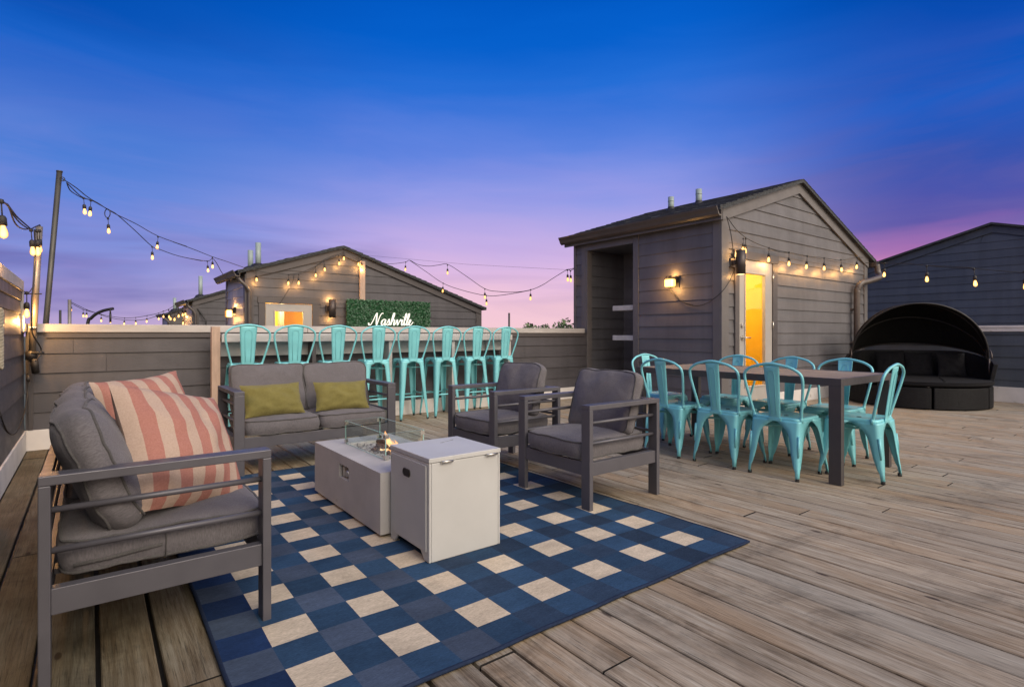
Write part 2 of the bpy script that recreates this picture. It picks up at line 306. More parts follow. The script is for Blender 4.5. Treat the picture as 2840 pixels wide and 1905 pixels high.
# ------------------------------------------------------------------ setting: deck, ground
g = MB(); g.add([(-3000,-3000,-9),(3000,-3000,-9),(3000,3000,-9),(-3000,3000,-9)], [(0,1,2,3)]); tag(g.build('ground', GRD), kind='structure')
m = MB(); x = -.62; rnd = random.Random(3)
while x < 11.6:
    w = .138 if x > .9 else .147; gap = .0085 if x > .9 else .015; y = -4-rnd.random()*3
    while y < 6.85:
        L = rnd.uniform(2.6, 4.9); y1 = min(y+L, 6.85); dz = rnd.uniform(-.0018, .0018); tone = (rnd.random(), max(0, rnd.uniform(-.3, .4)), rnd.random(), 1)
        n = max(1, int((y1-y)/.5)); c = .0035
        wob = [rnd.uniform(-.0012, .0012) for _ in range(n+1)]
        xa, xb = x, x+w; prof = [(0,-.03),(0,-c),(c,0),(w-c,0),(w,-c),(w,-.03)]
        vs = []; 
        for k in range(n+1):
            yy = y+(y1-y-.004)*k/n
            for a, z in prof: vs.append((x+a+wob[k], yy, z+dz))
        fs = [(k*6+i, (k+1)*6+i, (k+1)*6+i+1, k*6+i+1) for k in range(n) for i in range(5)]+[(0,1,2,3,4,5), tuple(n*6+i for i in (5,4,3,2,1,0))]
        m.add(vs, fs, 0, att=tone); m.m[-1] = m.m[-2] = 1; y = y1+.004
    x += w+gap
m.box(-.7,-7,-.2,11.7,6.95,-.034, 1)
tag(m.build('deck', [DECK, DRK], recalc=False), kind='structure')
# ------------------------------------------------------------------ siding
EXP = .181
def siding(mb, P, a, n, z0, z1, rng, phase=.0, e=EXP, mi=0):
    """lap boards on the plane through P (x,y) running along a, facing n; rng(z) gives the extent along a"""
    P = Vector((P[0], P[1], 0)); a = Vector((a[0], a[1], 0)); n = Vector((n[0], n[1], 0)); k = math.floor((z0-phase)/e); r = random.Random(int(P.x*100+P.y*10))
    while phase+k*e < z1-1e-4:
        zb = max(z0, phase+k*e); zt = min(z1, phase+(k+1)*e); k += 1
        if zt-zb < .004: continue
        s0, s1 = rng(zb); t0, t1 = rng(zt)
        if s1-s0 < .01: continue
        if t1 < t0: t0 = t1 = (t0+t1)/2
        ob, ot = .016, .016-.014*(zt-zb)/e
        q = lambda s, z, o: P+a*s+n*o+Vector((0,0,z))
        cuts = [0.]; pos = r.uniform(.3, 3.4)
        while pos < s1-s0-.25: cuts.append(pos/(s1-s0)); pos += r.uniform(1.8, 3.66)
        cuts.append(1.)
        for u0, u1 in zip(cuts[:-1], cuts[1:]):
            g0 = 0 if u0 == 0 else .0035/(s1-s0); A0, A1 = s0+(s1-s0)*(u0+g0), s0+(s1-s0)*u1; B0, B1 = max(t0, A0) if u0 > 0 else t0, min(t1, A1) if u1 < 1 else t1
            if B1 < B0: B0 = B1 = (B0+B1)/2
            v_ = r.random(); dz_ = r.uniform(-.0015,.0015)
            mb.add([q(A0,zb+dz_,ob), q(A1,zb+dz_,ob), q(B1,zt,ot), q(B0,zt,ot), q(A0,zb,0), q(A1,zb,0)], [(0,1,2,3), (4,5,1,0)], mi, att=(v_,v_,v_,1))
def const(a, b): return lambda z: (a, b)
def fbox(mb, P, a, n, s0, s1, z0, z1, o0, o1, mi=0):   # box in wall coordinates
    P = Vector((P[0], P[1], 0)); a = Vector((a[0], a[1], 0)); n = Vector((n[0], n[1], 0)); q = lambda s, o, z: P+a*s+n*o+Vector((0,0,z))
    mb.add([q(s0,o0,z0),q(s1,o0,z0),q(s1,o1,z0),q(s0,o1,z0),q(s0,o0,z1),q(s1,o0,z1),q(s1,o1,z1),q(s0,o1,z1)], [(0,3,2,1),(4,5,6,7),(0,1,5,4),(1,2,6,5),(2,3,7,6),(3,0,4,7)], mi)
# ------------------------------------------------------------------ parapet walls
YP = 6.70; XL = -.47; XR = 11.46
T = thing('parapet_wall', 'long low dark grey sided wall behind the row of bar stools', 'wall', (3, YP, 0))
b = MB(); siding(b, (XL, YP+.02), (1,0), (0,-1), .19, 1.09, const(0, 6.76-XL), .165); b.box(XL, YP+.022, -.3, 6.755, YP+.17, 1.085); b.build('siding', SID, T)
b = MB(); b.box(XL+.0, YP-.008, .0, 6.75, YP+.018, .188); b.build('base_board', WHT, T, .003)
b = MB(); b.box(XL+.14, YP-.006, 1.035, 6.67, YP+.0, 1.085); b.build('top_trim', TRIM, T)
b = MB(); b.box(XL+.02, YP-.022, 1.088, 2.05, YP+.2, 1.165); b.box(2.054, YP-.022, 1.088, 4.5, YP+.2, 1.163); b.box(4.504, YP-.022, 1.088, 6.66, YP+.2, 1.165); b.build('cap', CAPM, T, .004)
b = MB(); b.box(XL+.022, YP-.012, .19, XL+.055, YP+.002, 1.08); b.build('corner_trim', TRIM, T)
T = thing('side_wall', 'tall dark sided wall along the left edge with a lit metal cap', 'wall', (XL, 3, 0))
b = MB(); siding(b, (XL-.02, 0), (0,1), (1,0), .19, 1.44, lambda z: (-3.5, 6.36), .165); siding(b, (XL-.02, 6.36), (0,1), (1,0), .19, 1.09, const(0, .34), .165)
b.box(XL-.2, -3.5, -.3, XL-.022, 6.36, 1.435); b.box(XL-.2, 6.362, -.3, XL-.022, YP+.17, 1.085); b.build('siding', SID, T)
b = MB(); b.box(XL-.018, -3.5, 0, XL+.008, YP-.01, .188); b.build('base_board', WHT, T, .003)
b = MB(); b.box(XL-.22, -3.5, 1.44, XL+.012, 6.40, 1.53); b.box(XL-.22, 6.365, 1.09, XL+.012, 6.402, 1.438); b.box(XL-.22, 6.404, 1.09, XL+.014, YP+.2, 1.166); b.build('cap', CAPM, T, .004)
b = MB(); b.box(XL-.006, -3.5, 1.36, XL+.002, 6.36, 1.437); b.build('top_trim', TRIM, T)
T = thing('parapet_wall', 'low blue grey sided wall with a white cap behind the round daybed', 'wall', (XR, 0, 0))
b = MB(); siding(b, (XR+.02, 4.19), (0,-1), (-1,0), .24, 1.07, const(0, 9), .165); b.box(XR+.022, -5, -.3, XR+.17, 4.19, 1.065); b.build('siding', SIDB, T)
b = MB(); b.box(XR-.008, -5, .0, XR+.018, 4.18, .238); b.build('base_board', WHT, T, .003)
b = MB(); b.box(XR-.02, -5, 1.11, XR+.2, 4.18, 1.165); b.box(XR-.028, -5, 1.168, XR+.205, 4.18, 1.205); b.build('cap', WHT, T, .003)
b = MB(); b.box(XR-.004, -5, 1.066, XR+.17, 4.18, 1.108); b.build('top_trim', SIDB, T)
# ------------------------------------------------------------------ our shed
SX0, SX1, SY0, SY1 = 6.76, 11.60, 4.20, 7.03; RX, RZ = 8.90, 3.50; EL, EZL, ER, EZR = 6.58, 2.755, 11.78, 2.46
sl, sr = (RZ-EZL)/(RX-EL), (RZ-EZR)/(ER-RX)
def roofz(x): return RZ-(RX-x)*sl if x < RX else RZ-(x-RX)*sr
def rx0(z, off=0): return RX-(RZ-off-z)/sl
def rx1(z, off=0): return RX+(RZ-off-z)/sr
T = thing('rooftop_shed', 'grey sided gabled shed with glowing glass door and open niche', 'shed', (9, 5.5, 0)); SHED = T
DX0, DX1, DZ = 7.17, 8.08, 2.12
b = MB(); off = .09
def gable_rng(a, c):
    def f(z): return (max(a, rx0(z, off))-SX0, min(c, rx1(z, off))-SX0)
    return f
P0 = (SX0, SY0)
siding(b, P0, (1,0), (0,-1), .185, DZ+.1, gable_rng(SX0, DX0-.1)); siding(b, P0, (1,0), (0,-1), .185, DZ+.12, gable_rng(DX1+.12, SX1)); siding(b, P0, (1,0), (0,-1), DZ+.12, RZ-off, gable_rng(SX0, SX1), DZ+.12-EXP*.55)
siding(b, (SX0, SY0), (0,1), (-1,0), .0, 2.64, const(.05, 5.60-SY0), .10); siding(b, (SX0, SY0), (0,1), (-1,0), 1.0, 2.64, const(6.83-SY0, 2.80), .10)
# wall cores
b.add([(SX0,SY0+.002,0),(DX0,SY0+.002,0),(DX0,SY0+.002,DZ),(DX1,SY0+.002,DZ),(DX1,SY0+.002,0),(SX1,SY0+.002,0),(SX1,SY0+.002,roofz(SX1)-.04),(RX,SY0+.002,RZ-.04),(SX0,SY0+.002,roofz(SX0)-.04)], [tuple(range(9))])
b.add([(SX1,SY0,0),(SX1,SY1,0),(SX1,SY1,roofz(SX1)-.04),(SX1,SY0,roofz(SX1)-.04)], [(0,1,2,3)])
b.add([(SX0,SY1,0),(SX1,SY1,0),(SX1,SY1,roofz(SX1)-.04),(RX,SY1,RZ-.04),(SX0,SY1,roofz(SX0)-.04)], [(0,1,2,3,4)])
b.box(SX0+.002, SY0+.004, 0, SX0+.1, 5.70, 2.70); b.box(SX0+.002, 6.74, 0, SX0+.1, SY1-.002, 2.70); b.box(SX0+.002, 5.70, 2.49, SX0+.1, 6.74, 2.70)
# niche interior
siding(b, (SX0+.95, 5.70), (0,1), (-1,0), 0, 2.6, const(0, 1.04), .08); siding(b, (SX0+.02, 6.74), (1,0), (0,-1), 0, 2.6, const(.08, .95), .08)
b.box(SX0+.952, 5.6, 0, SX0+1.0, 6.8, 2.6); b.box(SX0+.1, 5.62, 0, SX0+.95, 5.70, 2.6); b.box(SX0+.1, 6.742, 0, SX0+.95, 6.8, 2.6); b.box(SX0+.1, 5.6, 2.5, SX0+.95, 6.8, 2.6)
b.build('wall', SHED_S, T)
b = MB(); fbox(b, (SX0,SY0), (0,1), (-1,0), 0.0, .11, 0, 2.66, -.0, .024); fbox(b, (SX0,SY0), (1,0), (0,-1), -.022, .15, 0, 2.70, .0, .026); b.build('corner_board', SHED_T, T, .003)
b = MB(); fbox(b, (SX1,SY0), (1,0), (0,-1), -.14, .0, 0, 2.44, .0, .026); b.build('corner_board', SHED_T, T, .003)
b = MB(); fbox(b, (SX0,SY0), (0,1), (-1,0), 2.775, 2.83, 0, 2.66, 0, .024); b.build('corner_board', SHED_T, T, .003)
b = MB(); fbox(b, (SX0,SY0), (0,1), (-1,0), 1.395, 1.50, 0, 2.66, 0, .024); fbox(b, (SX0,SY0), (0,1), (-1,0), 2.54, 2.635, 0, 2.66, 0, .024); fbox(b, (SX0,SY0), (0,1), (-1,0), 1.502, 2.538, 2.49, 2.62, 0, .024)
fbox(b, (SX0,SY0), (0,1), (-1,0), 2.50, 2.538, 0, 2.488, -.09, .02); b.build('niche_trim', SHED_T, T, .003)
for z in (1.45, .97):
    b = MB(); b.box(SX0+.04, 5.702, z, SX0+.94, 6.18, z+.08); b.build('shelf', BARM, T, .004)
# rake boards
b = MB()
for (xa, xb) in ((SX0-.02, RX), (SX1, RX)):
    za, zb2 = roofz(xa)-.035, RZ-.035; w = .175
    b.poly([(xa,SY0-.018,za),(xb,SY0-.018,zb2),(xb,SY0-.018,zb2-w),(xa,SY0-.018,za-w)] if xa < xb else [(xa,SY0-.018,za),(xa,SY0-.018,za-w),(xb,SY0-.018,zb2-w),(xb,SY0-.018,zb2)], (0,-.026,0))
b.build('rake_board', SHED_T, T, recalc=True)
b = MB()
for (xa, za, xb, zb2) in ((EL,EZL,RX,RZ),(ER,EZR,RX,RZ)):
    b.add([(xa,SY0-.10,za),(xa,SY1+.10,za),(xb,SY1+.10,zb2),(xb,SY0-.10,zb2),(xa,SY0-.10,za-.05),(xa,SY1+.10,za-.05),(xb,SY1+.10,zb2-.05),(xb,SY0-.10,zb2-.05)], [(0,1,2,3),(7,6,5,4),(0,3,7,4),(0,4,5,1),(1,5,6,2)])
    # shingle courses: slightly raised lips
    n = int(abs(xb-xa)/.13); r = random.Random(5)
    for k in range(n):
        f0, f1 = k/n, (k+1)/n; y = SY0-.105
        while y < SY1+.1:
            w = r.uniform(.12,.34); y1 = min(y+w, SY1+.105); h = r.uniform(.004,.013)
            X0, X1 = xa+(xb-xa)*f0, xa+(xb-xa)*f1; Z0, Z1 = za+(zb2-za)*f0, za+(zb2-za)*f1
            b.add([(X0,y,Z0+h+.004),(X0,y1,Z0+h+.004),(X1,y1,Z1+.003),(X1,y,Z1+.003),(X0,y,Z0),(X0,y1,Z0)], [(0,1,2,3),(4,5,1,0),(0,3,4),(1,5,2)], 0); y = y1
ROOF = b.build('roof', SHG, T)
for px, py, t_, hh in ((1861,582,9.93,.24),(1938,565,9.52,.26)):
    p = atT(px, py, t_); b = MB(); b.cyl((p.x,p.y,p.z-.06), (p.x,p.y,p.z+hh*.95), .052, 18); b.tube([(p.x,p.y,p.z+hh*.6),(p.x,p.y,p.z+hh*.6+.012)], .056, 18); b.build('vent_pipe', PVC, ROOF)
    b = MB(); b.lathe(p, [(.13,-.08),(.10,-.01),(.06,.03),(.055,.05)], 16); b.build('pipe_flashing', DRK, ROOF)
def gutter(x, z, s, y0, y1):   # K-style profile swept along Y
    b = MB(); pr = [(0,0),(.0,-.11),(.05,-.125),(.085,-.10),(.10,-.06),(.125,-.02),(.13,0),(.118,0),(.09,-.055),(.06,-.1),(.012,-.1),(.012,0)]
    b.poly([(x+s*a, y0, z+c) for a, c in pr], (0, y1-y0, 0)); return b
gutter(EL+.03, EZL-.01, -1, SY0-.11, SY1+.12).build('gutter', GUT, T, recalc=True)
b = MB(); b.box(EL+.03, SY0-.1, EZL-.17, EL+.055, SY1+.1, EZL-.012); b.box(EL+.055, SY0-.02, EZL-.115, SX0+.05, SY1+.1, EZL-.095); b.build('fascia', SHED_T, T)
gutter(ER-.03, EZR-.005, 1, SY0-.12, SY1+.12).build('gutter', GUT, T, recalc=True)
b = MB(); b.tube(smooth_path([(11.82,4.10,2.38),(11.82,4.08,2.24),(11.79,4.05,2.18),(11.66,4.0,2.12),(11.18,4.02,2.02),(11.0,4.06,1.98),(10.93,4.09,1.88),(10.92,4.10,1.7),(10.92,4.10,.25)], 5), .052, 12)
for z in (1.5,.9): b.box(10.86,4.15,z,10.99,4.19,z+.03)
b.build('downspout', GUT, T)
b = MB(); fbox(b, (SX0,SY0), (1,0), (0,-1), 0.15, DX0-.1-SX0, .0, .19, 0, .03); fbox(b, (SX0,SY0), (1,0), (0,-1), DX1+.12-SX0, SX1-SX0-.14, .0, .19, 0, .03); b.build('base_board', WHT, T, .003)
# door
def door(T, x0, x1, y, z0, z1, gx0, gx1, gz0, gz1, trim=.11, depth=1.38, handle=True, lamp=45):
    b = MB(); P = (x0, y); W = x1-x0
    fbox(b, P, (1,0), (0,-1), -trim, -.004, z0, z1+.0, 0, .034); fbox(b, P, (1,0), (0,-1), W+.004, W+trim+.03, z0, z1, 0, .034); fbox(b, P, (1,0), (0,-1), -trim-.02, W+trim+.06, z1+.002, z1+.12, 0, .038); b.build('door_frame', TRIM, T, .003)
    b = MB(); fbox(b, P, (1,0), (0,-1), .004, gx0-x0, z0+.02, z1-.004, -.02, .02); fbox(b, P, (1,0), (0,-1), gx1-x0, W-.004, z0+.02, z1-.004, -.02, .02)
    fbox(b, P, (1,0), (0,-1), gx0-x0, gx1-x0, z0+.02, gz0, -.02, .0195); fbox(b, P, (1,0), (0,-1), gx0-x0, gx1-x0, gz1, z1-.004, -.02, .0195); D = b.build('door', DOORM, T)
    b = MB(); w = .022
    for (a, c, e, f) in ((gx0,gx0+w,gz0,gz1),(gx1-w,gx1,gz0,gz1),(gx0+w,gx1-w,gz0,gz0+w),(gx0+w,gx1-w,gz1-w,gz1)): b.box(a, y-.03, e, c, y+.02, f)
    b.build('glass_moulding', DOORM, D, .003)
    b = MB(); b.add([(gx0,y,gz0),(gx1,y,gz0),(gx1,y,gz1),(gx0,y,gz1)], [(0,1,2,3)]); b.build('glass_pane', GLD, D)
    if handle:
        b = MB(); hx = x0+.075; b.cyl((hx,y-.02,1.02),(hx,y-.035,1.02),.032); b.tube([(hx,y-.035,1.02),(hx,y-.07,1.02),(hx+.02,y-.078,1.02),(hx+.13,y-.075,1.02)], .010, 10); b.build('handle', SILV, D)
        b = MB(); b.cyl((hx,y-.02,1.19),(hx,y-.045,1.19),.03); b.build('deadbolt', SILV, D)
        for z in (.45,1.15,1.85): b = MB(); b.cyl((x1-.002,y-.038,z),(x1-.002,y-.038,z+.10),.008); b.build('hinge', SILV, D)
    # lit room behind the door
    b = MB(); a, c, e = x0-.26, x1+.45, y+.06; zc = z1+.22; d = y+depth
    b.add([(a,e,z0),(c,e,z0),(c,d,z0),(a,d,z0),(a,e,zc),(c,e,zc),(c,d,zc),(a,d,zc)], [(0,1,2,3),(7,6,5,4),(1,5,6,2),(2,6,7,3),(3,7,4,0)])
    b.build('lit_room', INT, T)
    b = MB(); b.box(x0+.52, y+.9, z0, x0+.60, y+1.1, zc); b.box(x0+.12, d-.03, z0+.0, x0+.42, d-.002, z0+1.9); b.build('interior_trim', DOORM, T)
    L = bpy.data.lights.new('room_light', 'POINT'); L.energy = lamp; L.color = (1,.76,.34); L.shadow_soft_size = .12
    lo = bpy.data.objects.new('room_light', L); COL.objects.link(lo); lo.parent = T; lo.location = Vector((x0+.35, y+.7, zc-.25))-parent_world(T)
door(T, DX0, DX1, SY0, 0.0, DZ, 7.31, 7.89, .31, 1.95, lamp=62)
# ------------------------------------------------------------------ neighbour buildings
def row_house(label, Y, X0, RXh, X1, z0l, zr, z1r, dep, doorspec=None, pipes=(), deckz=-.45, sidm=SID):
    T = thing('row_house_stair_tower', label, 'building', (RXh, Y+1, -9))
    s0, s1 = (zr-z0l)/(RXh-X0), (zr-z1r)/(X1-RXh)
    def rng(z): return (max(X0, RXh-(zr-.08-z)/s0)-X0, min(X1, RXh+(zr-.08-z)/s1)-X0)
    b = MB()
    if doorspec:
        dx0, dx1, dz = doorspec
        def cl(a, c): return lambda z: (max(rng(z)[0], a-X0), min(rng(z)[1], c-X0))
        siding(b, (X0,Y), (1,0), (0,-1), deckz, dz, cl(X0, dx0)); siding(b, (X0,Y), (1,0), (0,-1), deckz, dz, cl(dx1, X1)); siding(b, (X0,Y), (1,0), (0,-1), dz, zr-.08, rng, dz-EXP*.5)
        b.add([(X0,Y+.002,-9),(dx0,Y+.002,-9),(dx0,Y+.002,dz),(dx1,Y+.002,dz),(dx1,Y+.002,-9),(X1,Y+.002,-9),(X1,Y+.002,z1r-.03),(RXh,Y+.002,zr-.03),(X0,Y+.002,z0l-.03)], [tuple(range(9))])
    else:
        siding(b, (X0,Y), (1,0), (0,-1), deckz, zr-.08, rng); b.add([(X0,Y+.002,-9),(X1,Y+.002,-9),(X1,Y+.002,z1r-.03),(RXh,Y+.002,zr-.03),(X0,Y+.002,z0l-.03)], [(0,1,2,3,4)])
    siding(b, (X0,Y), (0,1), (-1,0), deckz, z0l-.12, const(.08, dep), mi=1); b.add([(X0+.002,Y,-9),(X0+.002,Y+dep,-9),(X0+.002,Y+dep,z0l-.03),(X0+.002,Y,z0l-.03)], [(3,2,1,0)])
    b.add([(X1,Y,-9),(X1,Y+dep,-9),(X1,Y+dep,z1r-.03),(X1,Y,z1r-.03)], [(0,1,2,3)]); b.add([(X0,Y+dep,-9),(X1,Y+dep,-9),(X1,Y+dep,z1r-.03),(RXh,Y+dep,zr-.03),(X0,Y+dep,z0l-.03)], [(4,3,2,1,0)])
    b.build('wall', [sidm, PALE], T)
    b = MB()
    for (xa, za) in ((X0-.16, z0l-.16*s0*0), (X1+.12, z1r-.04)):
        sg = -1 if xa < RXh else 1; ze = zr-abs(xa-RXh)*(s0 if sg < 0 else s1)
        b.add([(xa,Y-.10,ze),(xa,Y+dep+.1,ze),(RXh,Y+dep+.1,zr),(RXh,Y-.10,zr),(xa,Y-.10,ze-.055),(xa,Y+dep+.1,ze-.055),(RXh,Y+dep+.1,zr-.055),(RXh,Y-.10,zr-.055)], [(0,1,2,3),(7,6,5,4),(0,3,7,4),(0,4,5,1),(1,5,6,2)])
        n = int(abs(RXh-xa)/.14); r = random.Random(9)
        for k in range(n):
            f0, f1 = k/n, (k+1)/n; xx0, xx1 = xa+(RXh-xa)*f0, xa+(RXh-xa)*f1; a0, a1 = ze+(zr-ze)*f0, ze+(zr-ze)*f1; h = r.uniform(.01,.022)
            b.add([(xx0,Y-.105,a0+h),(xx0,Y+dep+.1,a0+h),(xx1,Y+dep+.1,a1+.003),(xx1,Y-.105,a1+.003),(xx0,Y-.105,a0-.03),(xx0,Y+dep+.1,a0-.03),(xx1,Y-.105,a1-.03)], [(0,1,2,3),(4,5,1,0),(0,3,6,4)])
    R = b.build('roof', SHG, T)
    for (xp, yp, hp) in pipes:
        zp = zr-abs(RXh-xp)*s0; b = MB(); b.cyl((xp,yp,zp-.05),(xp,yp,zp+hp),.055,14); b.build('vent_pipe', PVC, R); b = MB(); b.lathe((xp,yp,zp), [(.2,-.07),(.12,.05),(.06,.08)], 12); b.build('pipe_flashing', DRK, R)
    b = MB()
    for xa in (X0, X1):
        za = (z0l if xa == X0 else z1r)-.04; w = .16; pts = [(xa,Y-.02,za),(RXh,Y-.02,zr-.045),(RXh,Y-.02,zr-.045-w),(xa,Y-.02,za-w)]
        b.poly(pts, (0,-.024,0))
    b.build('rake_board', TRIM, T, recalc=True)
    b = MB(); fbox(b, (X0,Y), (1,0), (0,-1), -.02, .14, deckz, z0l-.1, 0, .026); fbox(b, (X0,Y), (0,1), (-1,0), 0, .12, deckz, z0l-.1, 0, .024); b.build('corner_board', TRIM, T)
    b = MB(); fbox(b, (X1,Y), (1,0), (0,-1), -.14, .02, deckz, z1r-.06, 0, .026); b.build('corner_board', TRIM, T)
    b = MB(); fbox(b, (X0,Y), (0,1), (-1,0), dep-.12, dep, deckz, z0l-.1, 0, .024); b.build('corner_board', TRIM, T)
    gutter(X0-.12, z0l-.045, -1, Y-.1, Y+dep+.1).build('gutter', GUT, T, recalc=True)
    b = MB(); b.tube(smooth_path([(X0-.16,Y+.0,z0l-.14),(X0-.1,Y-.05,z0l-.24),(X0+.03,Y-.075,z0l-.4),(X0+.05,Y-.075,z0l-.7),(X0+.05,Y-.075,deckz)], 4), .035, 8); b.build('downspout', GUT, T)
    return T
B2 = row_house('sided house gable with yellow lit door and green hedge panel', 11.6, 2.39, 4.29, 7.86, 2.33, 2.95, 1.77, 1.85, (2.73, 3.66, 1.72), pipes=((2.75,12.2,.50),(2.72,12.75,.42)))
door(B2, 2.74, 3.65, 11.6, -.45, 1.68, 2.90, 3.49, -.1, 1.545, trim=.12, handle=False, lamp=60)
# tall post / conduit on the second gable
b = MB(); b.box(4.66,11.53,1.6,4.78,11.578,2.66); b.build('gable_post', POSTW, B2, .004)
B3 = row_house('second house gable far back on the left, behind the lit one', 17.7, 2.29, 4.2, 7.9, 2.06, 2.72, 1.5, 1.85, pipes=((2.6,18.6,.62),))
B4 = row_house('farthest small house gable on the left, hung with little bulbs', 24.2, 2.32, 4.2, 7.9, 1.87, 2.55, 1.4, 1.85, pipes=((2.6,24.9,.5),), sidm=TRIM)
# east neighbour: its gable faces us along X
T = thing('neighbour_house', 'blue grey sided gable house rising behind the round daybed', 'building', (16, 3.2, -9))
XN, RYN, RZN, SLN = 16.0, 3.26, 3.55, .285
def rngn(z): d = (RZN-.2-z)/SLN; return (max(-3.4, -d)+RYN, min(3.4, d)+RYN)
b = MB(); siding(b, (XN,0), (0,1), (-1,0), .2, RZN-.2, rngn, .05); ze = RZN-3.4*SLN
b.add([(XN+.002,RYN-3.4,-9),(XN+.002,RYN+3.4,-9),(XN+.002,RYN+3.4,ze-.03),(XN+.002,RYN,RZN-.03),(XN+.002,RYN-3.4,ze-.03)], [(4,3,2,1,0)]); b.box(XN+.01,RYN-3.39,-9,XN+3,RYN+3.39,ze-.1); b.build('wall', SIDB, T)
b = MB()
for s in (-1, 1):
    ye, ze2 = RYN+s*3.6, RZN-3.6*SLN
    b.add([(XN-.14,ye,ze2),(XN+3.1,ye,ze2),(XN+3.1,RYN,RZN),(XN-.14,RYN,RZN),(XN-.14,ye,ze2-.05),(XN+3.1,ye,ze2-.05),(XN+3.1,RYN,RZN-.05),(XN-.14,RYN,RZN-.05)], [(0,1,2,3),(7,6,5,4),(0,3,7,4),(0,4,5,1)])
b.build('roof', SHG, T, recalc=True)
b = MB()
for s in (-1, 1):
    b.poly([(XN-.02,RYN+s*3.4,ze-.055),(XN-.02,RYN,RZN-.055),(XN-.02,RYN,RZN-.215),(XN-.02,RYN+s*3.4,ze-.215)], (-.026,0,0))
b.build('rake_board', SIDB, T, recalc=True)
# ------------------------------------------------------------------ bar counter
T = thing('bar_counter', 'whitewashed wooden bar counter fixed along the parapet wall', 'counter', (3, 6.5, 0))
BX0, BX1, BF = 1.02, 4.90, 6.43
b = MB(); b.box(BX0+.08, BF, 1.035, BX1, YP-.024, 1.075); b.box(1.09, BF-.02, .985, BX1+.01, BF+.02, 1.062); b.build('counter_top', BARM, T, .004)
b = MB(); b.box(BX0+.09, 6.60, .83, 4.62, 6.63, .984); b.build('back_apron', BARM, T, .004)
b = MB(); b.box(.995, 6.395, 0, 1.075, 6.47, 1.147); b.build('end_post', POSTW, T, .004)
for x_ in (2.03, 2.98, 3.90, 4.86):
    b = MB(); b.box(x_, 6.44, 0, x_+.045, 6.66, 1.03); b.build('support_panel', BARM if x_ > 2.5 else TRIM, T, .003)
b = MB(); b.box(4.55,6.56,.84,4.84,6.66,.983); b.build('end_bracket', BARM, T, .003)
# ------------------------------------------------------------------ poles
T = thing('string_light_pole', 'short tan steel pole clamped in the left wall corner with bulbs', 'pole', (-.40, 6.5, 0))
pa, pb = atT(88, 1003, 4.98), atT(109, 628, 4.93)
b = MB(); b.tube([pa, pb], .026, 14); b.build('tube', POLEL, T)
b = MB(); q = atT(87, 985, 4.93); b.cyl(q-Vector((0,0,.04)), q+Vector((0,0,.035)), .043, 12); b.cyl(q+Vector((.0,-.04,.02)), q+Vector((.09,-.03,.02)), .009, 8); b.cyl(q+Vector((.02,-.02,-.03)), q+Vector((.03,.0,-.16)), .028, 8); b.build('clamp', DRK, T)
q = atT(92, 816, 4.9); b = MB(); b.cyl(q+Vector((-.07,0,0)), q+Vector((.06,-.02,.004)), .005, 6); b.build('cable_hook', DRK, T)
q = atT(90, 908, 4.93); b = MB(); b.cyl(q-Vector((0,0,.004)), q+Vector((0,0,.006)), .029, 10); b.build('zip_tie', WHT, T)
T = thing('string_light_pole', 'tall leaning dark steel pole standing beyond the left parapet', 'pole', (-.36, 7.36, -.5))
pa, pb = atT(165, 475, 5.75), atT(127, 900, 5.75); lo = pb+(pb-pa)*.9
b = MB(); b.tube([lo, pa], .025, 14); b.tube([pa+Vector((0,0,-.01)), pa+Vector((0,0,.003))], .028, 14); b.build('tube', POLE, T)
q = atT(173, 497, 5.72); b = MB(); b.tube([q+Vector((.02*cos(a),0,.02*sin(a))) for a in [k*pi/5 for k in range(10)]], .005, 6, True); b.build('eye_hook', DRK, T)
for (px, y0, t_, r_, nm) in ((167,860,16,.03,'thin dark far pole on the left skyline, the shorter one'), (193,831,16,.045,'pale far pole on the left skyline holding strings of bulbs')):
    p = atT(px, y0, t_); T = thing('far_pole', nm, 'pole', (p.x,p.y,-3)); b = MB(); b.cyl((p.x,p.y,-3), p, r_, 8); b.build('tube', POLE if r_ < .04 else POLEL, T)
for (px, y0, t_, nm) in ((1412,868,34,'lone thin post on the skyline right of the lit gable'),(478+14,840,25,'small grey post above the farthest house')):
    p = atT(px, y0, t_); T = thing('far_pole', nm, 'pole', (p.x,p.y,-9)); b = MB(); b.cyl((p.x,p.y,-9), p, .06, 8); b.build('tube', POLE, T)
def c1(x, y): return x/2.851, 400+y/2.851
def arcstand(pts, t_, r_, label, hook=True):
    P = [atT(px, py, t_) for px, py in pts]; base = P[0]
    T = thing('curved_stand', label, 'stand', (base.x, base.y, -.6)); b = MB(); b.tube(smooth_path([(base.x-.12,base.y,-.6),(base.x-.1,base.y,.5)]+[tuple(p) for p in P], 6), r_, 10); b.build('curved_tube', DRK, T)
    if hook:
        q = P[-1]+Vector((-.05,0,-.02)); b = MB(); b.tube([q, q-Vector((0,0,.08))], .015, 6); b.tube([q-Vector((0,0,.08)), q-Vector((0,0,.28))], .02, 6); b.build('hook', DRK, T)
arcstand([c1(695,1412), c1(718,1378), c1(760,1342), c1(820,1315), c1(895,1300)], 12.0, .032, 'curved dark hanging chair stand arching above the left parapet')
arcstand([(571,899),(565,880),(553,862),(540,851),(529,843)], 15.5, .022, 'thin curved dark stand in front of the second far house', False)
